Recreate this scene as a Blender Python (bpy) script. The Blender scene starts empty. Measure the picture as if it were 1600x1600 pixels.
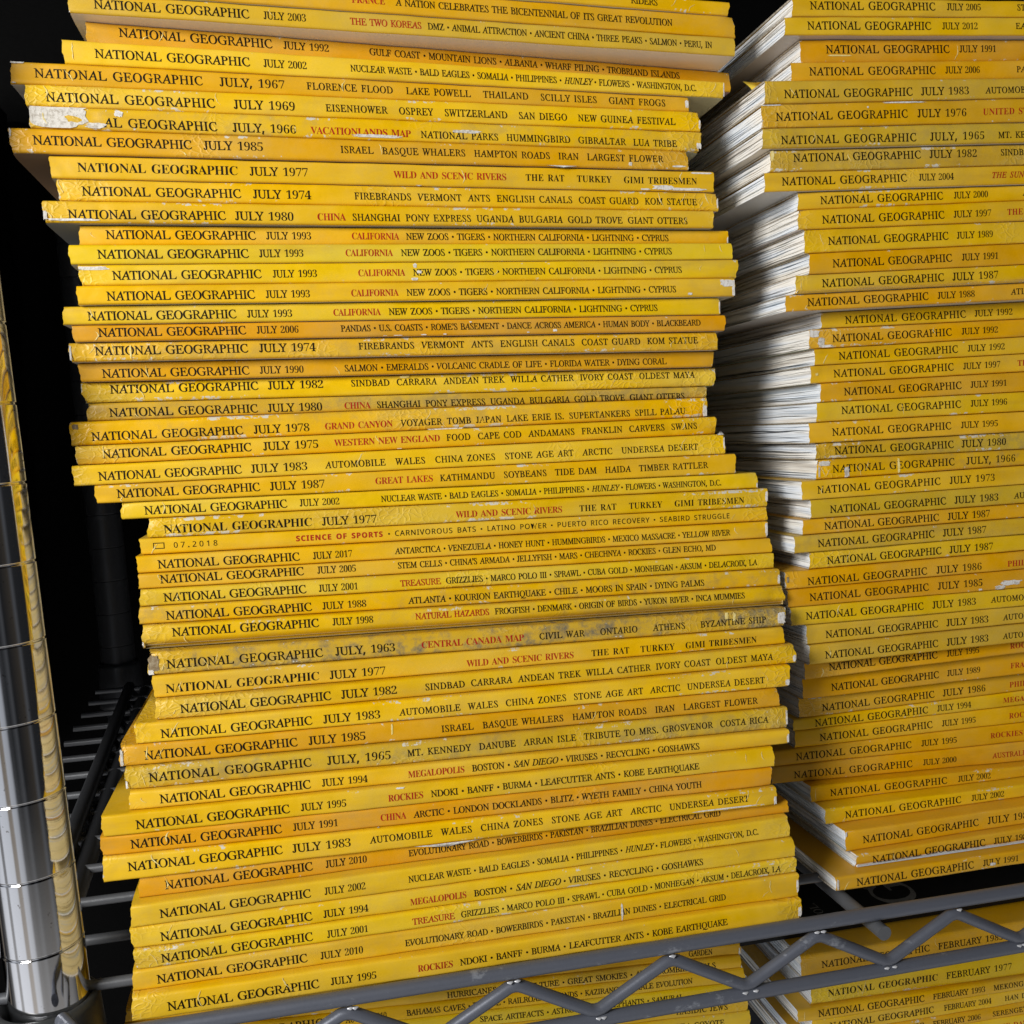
import bpy, math, random
import numpy as np
from mathutils import Matrix, Vector
from mathutils.geometry import tessellate_polygon

SC = bpy.context.scene
COL = SC.collection
MM = 0.001

# ------------------------------------------------------------------ camera
YAW, PITCH, ROLL, FOCAL = 0.2114, 0.0795, 0.0432, 1546.0
CAM_Z = 198.3                      # mm above the wire shelf surface
cy, sy, cp, sp, cr, sr = (math.cos(YAW), math.sin(YAW), math.cos(PITCH), math.sin(PITCH), math.cos(ROLL), math.sin(ROLL))
right = np.array([cy, -sy, 0.0]); fwd0 = np.array([sy, cy, 0.0]); down0 = np.array([0, 0, -1.0])
fwd = fwd0 * cp + down0 * sp
down = down0 * cp - fwd0 * sp
rgt = right * cr + down * sr
dwn = down * cr - right * sr
cam = bpy.data.cameras.new('camera')
cam_o = bpy.data.objects.new('camera', cam); COL.objects.link(cam_o)
m = Matrix.Identity(4)
for i in range(3):
    m[i][0] = rgt[i]; m[i][1] = -dwn[i]; m[i][2] = -fwd[i]
m[2][3] = CAM_Z * MM
cam_o.matrix_world = m
cam.sensor_width = 36.0
cam.lens = FOCAL / 1600.0 * 36.0
cam.clip_start = 0.02; cam.clip_end = 50
SC.camera = cam_o
SC.view_settings.view_transform = 'Standard'
SC.view_settings.look = 'None'
SC.view_settings.exposure = 0.0
SC.view_settings.gamma = 1.0
SC.cycles.use_denoising = True
SC.cycles.max_bounces = 6

# ------------------------------------------------------------------ lights: window light from the front left
W = bpy.data.worlds.new('World'); SC.world = W; W.use_nodes = True
nt = W.node_tree
bgn = nt.nodes['Background']
# a dim surrounding with tall bright openings to the front left (azimuth measured from -Y towards +X)
tc = nt.nodes.new('ShaderNodeTexCoord')
sx = nt.nodes.new('ShaderNodeSeparateXYZ'); nt.links.new(tc.outputs['Generated'], sx.inputs[0])
def wmath(op, a_, b_=None):
    q = nt.nodes.new('ShaderNodeMath'); q.operation = op
    for i, x in enumerate((a_, b_)):
        if x is None: continue
        if isinstance(x, (int, float)): q.inputs[i].default_value = x
        else: nt.links.new(x, q.inputs[i])
    return q.outputs[0]
az = wmath('ARCTAN2', sx.outputs[0], wmath('MULTIPLY', sx.outputs[1], -1.0))
azn = wmath('MULTIPLY_ADD', az, 1 / (2 * math.pi)); azn.node.inputs[2].default_value = 0.5
rp = nt.nodes.new('ShaderNodeValToRGB'); nt.links.new(azn, rp.inputs[0])
cr_ = rp.color_ramp
def opening(angle, v, tint=(1, 1, 1)):
    e = cr_.elements.new(angle / 360.0 + 0.5); e.color = (v * tint[0], v * tint[1], v * tint[2], 1)
cool = (0.92, 0.97, 1.06); warm = (1.1, 0.95, 0.78)
cr_.elements[0].color = (0.015, 0.015, 0.017, 1); cr_.elements[1].color = (0.015, 0.015, 0.017, 1)
for d_, v_, c_ in ((-128, .02, cool), (-122, .35, warm), (-112, .30, warm), (-106, .06, cool), (-92, .05, cool), (-86, 1.15, cool), (-70, 1.3, cool), (-67, .25, cool), (-61, .2, cool), (-58, 1.3, cool),
                   (-34, 1.2, cool), (-30, .35, warm), (-22, .4, warm), (-18, .95, cool), (-8, .8, cool), (-2, .10, cool), (8, .05, cool), (18, .14, cool), (25, .03, cool), (48, .07, warm), (56, .16, cool), (64, .04, cool), (100, .03, cool), (106, .5, cool), (125, .4, cool), (131, .03, cool)):
    opening(d_, v_, c_)
el = nt.nodes.new('ShaderNodeMapRange'); el.interpolation_type = 'SMOOTHSTEP'
el.inputs[1].default_value = -0.95; el.inputs[2].default_value = -0.55; nt.links.new(sx.outputs[2], el.inputs[0])
el2 = nt.nodes.new('ShaderNodeMapRange'); el2.interpolation_type = 'SMOOTHSTEP'
el2.inputs[1].default_value = 0.80; el2.inputs[2].default_value = 0.45; nt.links.new(sx.outputs[2], el2.inputs[0])
mk = wmath('MAXIMUM', wmath('MULTIPLY', el.outputs[0], el2.outputs[0]), 0.03)
vm = nt.nodes.new('ShaderNodeVectorMath'); vm.operation = 'SCALE'
nt.links.new(rp.outputs[0], vm.inputs[0]); nt.links.new(mk, vm.inputs['Scale'])
# added glow from below in front, lifting undersides; no floor is modelled
fl_ = nt.nodes.new('ShaderNodeMapRange'); fl_.interpolation_type = 'SMOOTHSTEP'
fl_.inputs[1].default_value = -0.25; fl_.inputs[2].default_value = -0.6; nt.links.new(sx.outputs[2], fl_.inputs[0])
fr_ = nt.nodes.new('ShaderNodeMapRange'); fr_.interpolation_type = 'SMOOTHSTEP'
fr_.inputs[1].default_value = 0.25; fr_.inputs[2].default_value = -0.2; nt.links.new(sx.outputs[1], fr_.inputs[0])
low_glow = nt.nodes.new('ShaderNodeVectorMath'); low_glow.operation = 'SCALE'; low_glow.inputs[0].default_value = (1.0, 0.97, 0.93)
nt.links.new(wmath('MULTIPLY', wmath('MULTIPLY', fl_.outputs[0], fr_.outputs[0]), 0.9), low_glow.inputs['Scale'])
vsum = nt.nodes.new('ShaderNodeVectorMath'); vsum.operation = 'ADD'
nt.links.new(vm.outputs[0], vsum.inputs[0]); nt.links.new(low_glow.outputs[0], vsum.inputs[1])
nt.links.new(vsum.outputs[0], bgn.inputs[0])
bgn.inputs[1].default_value = 0.43

def area(name, loc, target, sx, sy_, power, color):
    l = bpy.data.lights.new(name, 'AREA'); l.shape = 'RECTANGLE'; l.size = sx; l.size_y = sy_
    l.energy = power; l.color = color
    o = bpy.data.objects.new(name, l); COL.objects.link(o)
    o.location = loc
    o.rotation_euler = (Vector(target) - Vector(loc)).to_track_quat('-Z', 'Y').to_euler()
    return o
area('window_light', (-0.62, -0.20, 0.46), (0.06, 0.39, 0.12), 0.30, 0.34, 10.2, (1.0, 0.98, 0.945))

# ------------------------------------------------------------------ materials
def mat(name):
    mt = bpy.data.materials.new(name); mt.use_nodes = True
    n = mt.node_tree
    return mt, n, n.nodes['Principled BSDF']
def node(n, kind, **kw):
    q = n.nodes.new(kind)
    for k, v in kw.items():
        if k in q.inputs: q.inputs[k].default_value = v
        else: setattr(q, k, v)
    return q
def math_(n, op, a, b=None, c=None, clamp=False):
    q = n.nodes.new('ShaderNodeMath'); q.operation = op; q.use_clamp = clamp
    for i, x in enumerate((a, b, c)):
        if x is None: continue
        if isinstance(x, (int, float)): q.inputs[i].default_value = x
        else: n.links.new(x, q.inputs[i])
    return q.outputs[0]
def mix(n, fac, a, b, mode='MIX'):
    q = n.nodes.new('ShaderNodeMix'); q.data_type = 'RGBA'; q.blend_type = mode
    for i, x in ((0, fac), (6, a), (7, b)):
        if isinstance(x, (int, float)): q.inputs[i].default_value = x
        elif isinstance(x, tuple): q.inputs[i].default_value = (*x, 1)
        else: n.links.new(x, q.inputs[i])
    return q.outputs[2]
def step(n, x, lo, hi):
    q = n.nodes.new('ShaderNodeMapRange'); q.interpolation_type = 'SMOOTHSTEP'
    q.inputs[1].default_value = lo; q.inputs[2].default_value = hi
    n.links.new(x, q.inputs[0])
    return q.outputs[0]
def objattr(n, name):
    q = n.nodes.new('ShaderNodeAttribute'); q.attribute_type = 'OBJECT'; q.attribute_name = name
    return q
def mapped(n, scale, rnd=None):
    t = n.nodes.new('ShaderNodeTexCoord'); mpp = n.nodes.new('ShaderNodeMapping')
    mpp.inputs['Scale'].default_value = scale
    n.links.new(t.outputs['Object'], mpp.inputs[0])
    if rnd is not None:
        cmb = n.nodes.new('ShaderNodeCombineXYZ')
        for i in range(3): n.links.new(rnd, cmb.inputs[i])
        n.links.new(cmb.outputs[0], mpp.inputs['Location'])
    return mpp.outputs[0]

def cover_material():
    mt, n, b = mat('yellow_cover_paper')
    rnd = math_(n, 'MULTIPLY', n.nodes.new('ShaderNodeObjectInfo').outputs['Random'], 37.0)
    tint = objattr(n, 'tint').outputs['Color']
    dirt = objattr(n, 'dirt').outputs['Fac']
    crs = objattr(n, 'crease').outputs['Fac']
    wear = node(n, 'ShaderNodeAttribute', attribute_name='wear').outputs['Fac']
    ends = node(n, 'ShaderNodeAttribute', attribute_name='ends').outputs['Fac']
    c1 = mapped(n, (22, 22, 60), rnd)
    n1 = node(n, 'ShaderNodeTexNoise', Scale=1.0, Detail=3.0); n.links.new(c1, n1.inputs[0])
    c2 = mapped(n, (260, 260, 260), rnd)
    n2 = node(n, 'ShaderNodeTexNoise', Scale=1.0, Detail=5.0, Roughness=0.65); n.links.new(c2, n2.inputs[0])
    c3 = mapped(n, (1100, 1100, 1100), rnd)
    n3 = node(n, 'ShaderNodeTexNoise', Scale=1.0, Detail=2.0); n.links.new(c3, n3.inputs[0])
    # printed yellow, slightly faded in patches
    hsv = node(n, 'ShaderNodeHueSaturation'); n.links.new(tint, hsv.inputs['Color'])
    n.links.new(math_(n, 'MULTIPLY_ADD', n1.outputs['Fac'], 0.02, 0.490), hsv.inputs['Hue'])
    n.links.new(math_(n, 'MULTIPLY_ADD', n2.outputs['Fac'], 0.30, 0.85), hsv.inputs['Value'])
    n.links.new(math_(n, 'MULTIPLY_ADD', n1.outputs['Fac'], -0.14, 1.07), hsv.inputs['Saturation'])
    col = hsv.outputs[0]
    brown = node(n, 'ShaderNodeTexNoise', Scale=1.0, Detail=4.0, Roughness=0.6); n.links.new(mapped(n, (14, 14, 95), math_(n, 'ADD', rnd, 3.0)), brown.inputs[0])
    col = mix(n, math_(n, 'MULTIPLY', step(n, brown.outputs['Fac'], 0.46, 0.78), math_(n, 'MULTIPLY_ADD', dirt, 0.5, 0.42), clamp=True), col, (0.50, 0.275, 0.022))
    # handling dirt
    dm = step(n, math_(n, 'MULTIPLY', n2.outputs['Fac'], math_(n, 'ADD', n1.outputs['Fac'], 0.45)), 0.36, 0.72)
    col = mix(n, math_(n, 'MULTIPLY', dm, dirt, clamp=True), col, (0.20, 0.165, 0.10))
    # creases: thin irregular cracks where the cover has been folded
    dist = node(n, 'ShaderNodeTexNoise', Scale=1.0, Detail=2.0); n.links.new(mapped(n, (120, 120, 160), rnd), dist.inputs[0])
    va = n.nodes.new('ShaderNodeVectorMath'); va.operation = 'MULTIPLY_ADD'
    n.links.new(dist.outputs['Color'], va.inputs[0]); va.inputs[1].default_value = (0.55, 0.55, 0.55)
    n.links.new(mapped(n, (62, 10, 85), rnd), va.inputs[2])
    vo = node(n, 'ShaderNodeTexVoronoi', feature='DISTANCE_TO_EDGE'); n.links.new(va.outputs[0], vo.inputs['Vector'])
    line = math_(n, 'SUBTRACT', 1.0, step(n, vo.outputs['Distance'], 0.0, 0.028))
    fold = math_(n, 'SUBTRACT', 1.0, step(n, vo.outputs['Distance'], 0.0, 0.22))
    mk = node(n, 'ShaderNodeTexNoise', Scale=1.0, Detail=1.0); n.links.new(mapped(n, (26, 26, 26), rnd), mk.inputs[0])
    thr = math_(n, 'ADD', math_(n, 'ADD', mk.outputs['Fac'], math_(n, 'MULTIPLY', crs, 0.20)), math_(n, 'MULTIPLY', math_(n, 'MULTIPLY', ends, crs), 0.50))
    mask = step(n, thr, 0.71, 0.86)
    line_m = math_(n, 'MULTIPLY', line, mask)
    col = mix(n, math_(n, 'MULTIPLY', line_m, 0.42), col, (0.86, 0.72, 0.33))
    # bare white paper where edges are rubbed
    rub = step(n, math_(n, 'ADD', math_(n, 'MULTIPLY', wear, 0.42), math_(n, 'MULTIPLY_ADD', n2.outputs['Fac'], 0.9, math_(n, 'MULTIPLY_ADD', n3.outputs['Fac'], 0.35, math_(n, 'MULTIPLY', crs, 0.06)))), 1.105, 1.17)
    col = mix(n, rub, col, (0.66, 0.62, 0.52))
    n.links.new(col, b.inputs['Base Color'])
    n.links.new(math_(n, 'ADD', math_(n, 'MULTIPLY_ADD', n2.outputs['Fac'], 0.22, 0.12), math_(n, 'MULTIPLY', n1.outputs['Fac'], 0.30)), b.inputs['Roughness'])
    b.inputs['Specular IOR Level'].default_value = 0.34
    # relief
    h = math_(n, 'ADD', math_(n, 'MULTIPLY', n2.outputs['Fac'], 0.14), math_(n, 'MULTIPLY', math_(n, 'MULTIPLY', fold, mask), 0.34))
    h = math_(n, 'ADD', h, math_(n, 'MULTIPLY', n1.outputs['Fac'], 0.9))
    h = math_(n, 'ADD', h, math_(n, 'MULTIPLY', n3.outputs['Fac'], 0.03))
    bp = node(n, 'ShaderNodeBump', Strength=0.55, Distance=0.0006); n.links.new(h, bp.inputs['Height'])
    n.links.new(bp.outputs[0], b.inputs['Normal'])
    return mt
def back_material():
    mt, n, b = mat('back_cover_print')
    rnd = math_(n, 'MULTIPLY', n.nodes.new('ShaderNodeObjectInfo').outputs['Random'], 19.0)
    nz1 = node(n, 'ShaderNodeTexNoise', Scale=1.0, Detail=2.0); n.links.new(mapped(n, (30, 12, 30), rnd), nz1.inputs[0])
    c = mix(n, math_(n, 'MULTIPLY', nz1.outputs['Fac'], 0.18), objattr(n, 'back').outputs['Color'], (0.42, 0.39, 0.36))
    n.links.new(c, b.inputs['Base Color']); b.inputs['Roughness'].default_value = 0.38
    return mt
def paper_material(name, base, dark, rough=0.85):
    mt, n, b = mat(name)
    nz1 = node(n, 'ShaderNodeTexNoise', Scale=1.0, Detail=4.0, Roughness=0.7); n.links.new(mapped(n, (600, 600, 600)), nz1.inputs[0])
    c = mix(n, step(n, nz1.outputs['Fac'], 0.42, 0.66), base, dark)
    n.links.new(c, b.inputs['Base Color']); b.inputs['Roughness'].default_value = rough
    b.inputs['Specular IOR Level'].default_value = 0.2
    bp = node(n, 'ShaderNodeBump', Strength=0.6, Distance=0.0004); n.links.new(nz1.outputs['Fac'], bp.inputs['Height'])
    n.links.new(bp.outputs[0], b.inputs['Normal'])
    return mt
def pages_material(name='magazine_page_edges', white=(0.90, 0.88, 0.83), cool_=(0.84, 0.89, 0.95)):
    mt, n, b = mat(name)
    rnd = math_(n, 'MULTIPLY', n.nodes.new('ShaderNodeObjectInfo').outputs['Random'], 53.0)
    w = node(n, 'ShaderNodeTexNoise', Scale=1.0, Detail=2.0); n.links.new(mapped(n, (8, 14, 60), rnd), w.inputs[0])
    va = n.nodes.new('ShaderNodeVectorMath'); va.operation = 'MULTIPLY_ADD'
    n.links.new(w.outputs['Color'], va.inputs[0]); va.inputs[1].default_value = (0, 0, 1.6)
    n.links.new(mapped(n, (6, 16, 900), rnd), va.inputs[2])
    a = node(n, 'ShaderNodeTexNoise', Scale=1.0, Detail=3.0, Roughness=0.6); n.links.new(va.outputs[0], a.inputs[0])
    va2 = n.nodes.new('ShaderNodeVectorMath'); va2.operation = 'MULTIPLY_ADD'
    n.links.new(w.outputs['Color'], va2.inputs[0]); va2.inputs[1].default_value = (0, 0, 1.2)
    n.links.new(mapped(n, (4, 9, 420), rnd), va2.inputs[2])
    a2 = node(n, 'ShaderNodeTexNoise', Scale=1.0, Detail=2.0); n.links.new(va2.outputs[0], a2.inputs[0])
    tone = node(n, 'ShaderNodeTexNoise', Scale=1.0, Detail=1.0); n.links.new(mapped(n, (3, 10, 260), math_(n, 'ADD', rnd, 5.0)), tone.inputs[0])
    paper = mix(n, step(n, tone.outputs['Fac'], 0.4, 0.62), white, cool_)
    ink = mix(n, step(n, tone.outputs['Fac'], 0.42, 0.58), (0.36, 0.31, 0.25), (0.27, 0.34, 0.41))
    f = math_(n, 'MULTIPLY', step(n, a.outputs['Fac'], 0.52, 0.72), 0.62)
    c = mix(n, f, paper, ink)
    c = mix(n, math_(n, 'MULTIPLY', step(n, a2.outputs['Fac'], 0.55, 0.72), 0.50), c, ink)
    n.links.new(c, b.inputs['Base Color']); b.inputs['Roughness'].default_value = 0.6
    b.inputs['Specular IOR Level'].default_value = 0.25
    bp = node(n, 'ShaderNodeBump', Strength=0.5, Distance=0.0003); n.links.new(a.outputs['Fac'], bp.inputs['Height'])
    n.links.new(bp.outputs[0], b.inputs['Normal'])
    return mt
def ink_material(name, c0, c1):
    mt, n, b = mat(name)
    nz1 = node(n, 'ShaderNodeTexNoise', Scale=1.0, Detail=3.0); n.links.new(mapped(n, (500, 500, 700)), nz1.inputs[0])
    c = mix(n, step(n, nz1.outputs['Fac'], 0.5, 0.75), c0, c1)
    n.links.new(c, b.inputs['Base Color']); b.inputs['Roughness'].default_value = 0.5
    b.inputs['Specular IOR Level'].default_value = 0.12
    return mt
def chrome_material():
    mt, n, b = mat('worn_chrome')
    nz1 = node(n, 'ShaderNodeTexNoise', Scale=1.0, Detail=5.0, Roughness=0.7); n.links.new(mapped(n, (90, 90, 60)), nz1.inputs[0])
    sc = node(n, 'ShaderNodeTexNoise', Scale=1.0, Detail=3.0); n.links.new(mapped(n, (700, 700, 700)), sc.inputs[0])
    spot = step(n, math_(n, 'MULTIPLY', sc.outputs['Fac'], math_(n, 'ADD', nz1.outputs['Fac'], 0.5)), 0.71, 0.80)
    c = mix(n, math_(n, 'MULTIPLY', spot, 0.6), (0.80, 0.80, 0.82), (0.16, 0.13, 0.10))
    n.links.new(c, b.inputs['Base Color']); b.inputs['Metallic'].default_value = 1.0
    n.links.new(math_(n, 'MULTIPLY_ADD', nz1.outputs['Fac'], 0.10, 0.03), b.inputs['Roughness'])
    bp = node(n, 'ShaderNodeBump', Strength=0.02, Distance=0.0005); n.links.new(nz1.outputs['Fac'], bp.inputs['Height'])
    n.links.new(bp.outputs[0], b.inputs['Normal'])
    return mt
def metal_material(name, base, chip, rough):
    mt, n, b = mat(name)
    nz1 = node(n, 'ShaderNodeTexNoise', Scale=1.0, Detail=5.0, Roughness=0.7); n.links.new(mapped(n, (160, 160, 260)), nz1.inputs[0])
    nz2 = node(n, 'ShaderNodeTexNoise', Scale=1.0, Detail=2.0); n.links.new(mapped(n, (28, 28, 60)), nz2.inputs[0])
    f = step(n, math_(n, 'ADD', math_(n, 'MULTIPLY', nz1.outputs['Fac'], 0.7), math_(n, 'MULTIPLY', nz2.outputs['Fac'], 0.5)), 0.70, 0.80)
    c = mix(n, math_(n, 'MULTIPLY', f, 0.65), base, chip)
    n.links.new(c, b.inputs['Base Color']); b.inputs['Metallic'].default_value = 0.25
    n.links.new(math_(n, 'MULTIPLY_ADD', nz1.outputs['Fac'], 0.22, rough), b.inputs['Roughness'])
    bp = node(n, 'ShaderNodeBump', Strength=0.25, Distance=0.0004); n.links.new(nz1.outputs['Fac'], bp.inputs['Height'])
    n.links.new(bp.outputs[0], b.inputs['Normal'])
    return mt
COVER = cover_material(); BACK = back_material()
CORE = paper_material('bare_cover_paper', (0.66, 0.62, 0.54), (0.42, 0.37, 0.29))
TORN = paper_material('torn_white_paper', (0.78, 0.76, 0.72), (0.52, 0.48, 0.42))
GREY = paper_material('scuffed_grey_paper', (0.70, 0.67, 0.61), (0.44, 0.40, 0.34))
DARK = paper_material('grimy_brown_paper', (0.22, 0.16, 0.09), (0.36, 0.30, 0.20))
PALE = paper_material('cracked_pale_yellow_paper', (0.84, 0.70, 0.30), (0.74, 0.56, 0.14))
PAGES = pages_material(); REFLECT_PAGES = pages_material('reflection_toned_page_edges', (0.58, 0.45, 0.20), (0.52, 0.40, 0.17))  # left-stack page edges coloured yellowish to tone their reflection in the chrome post
BLACK = ink_material('black_ink', (0.008, 0.006, 0.004), (0.03, 0.02, 0.008))
RED = ink_material('red_ink', (0.40, 0.018, 0.012), (0.45, 0.07, 0.015))
CHROME = chrome_material()
RAIL = metal_material('grey_painted_wire', (0.115, 0.125, 0.155), (0.30, 0.32, 0.36), 0.30)
WIRE = metal_material('zinc_plated_wire', (0.11, 0.115, 0.125), (0.18, 0.18, 0.19), 0.3)
WELD = metal_material('bare_weld', (0.62, 0.63, 0.66), (0.45, 0.46, 0.5), 0.15)
DULL = metal_material('shade_toned_metal', (0.048, 0.05, 0.055), (0.08, 0.08, 0.085), 0.28)  # rear post and side truss: their shade is put into this dark colour
SLEEVE = metal_material('dark_grey_sleeve', (0.055, 0.058, 0.06), (0.12, 0.12, 0.11), 0.25)
NIGHT = metal_material('matt_black_board', (0.0016, 0.0016, 0.0016), (0.0045, 0.0045, 0.0045), 0.55)
for q in NIGHT.node_tree.nodes:
    if q.type == 'BSDF_PRINCIPLED': q.inputs['Specular IOR Level'].default_value = 0.08; q.inputs['Metallic'].default_value = 0.0
INKGREY = ink_material('dark_grey_lettering', (0.22, 0.22, 0.22), (0.14, 0.14, 0.14))
BLACKCOVER = metal_material('black_cover_paper', (0.006, 0.006, 0.006), (0.012, 0.011, 0.010), 0.5)

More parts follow.
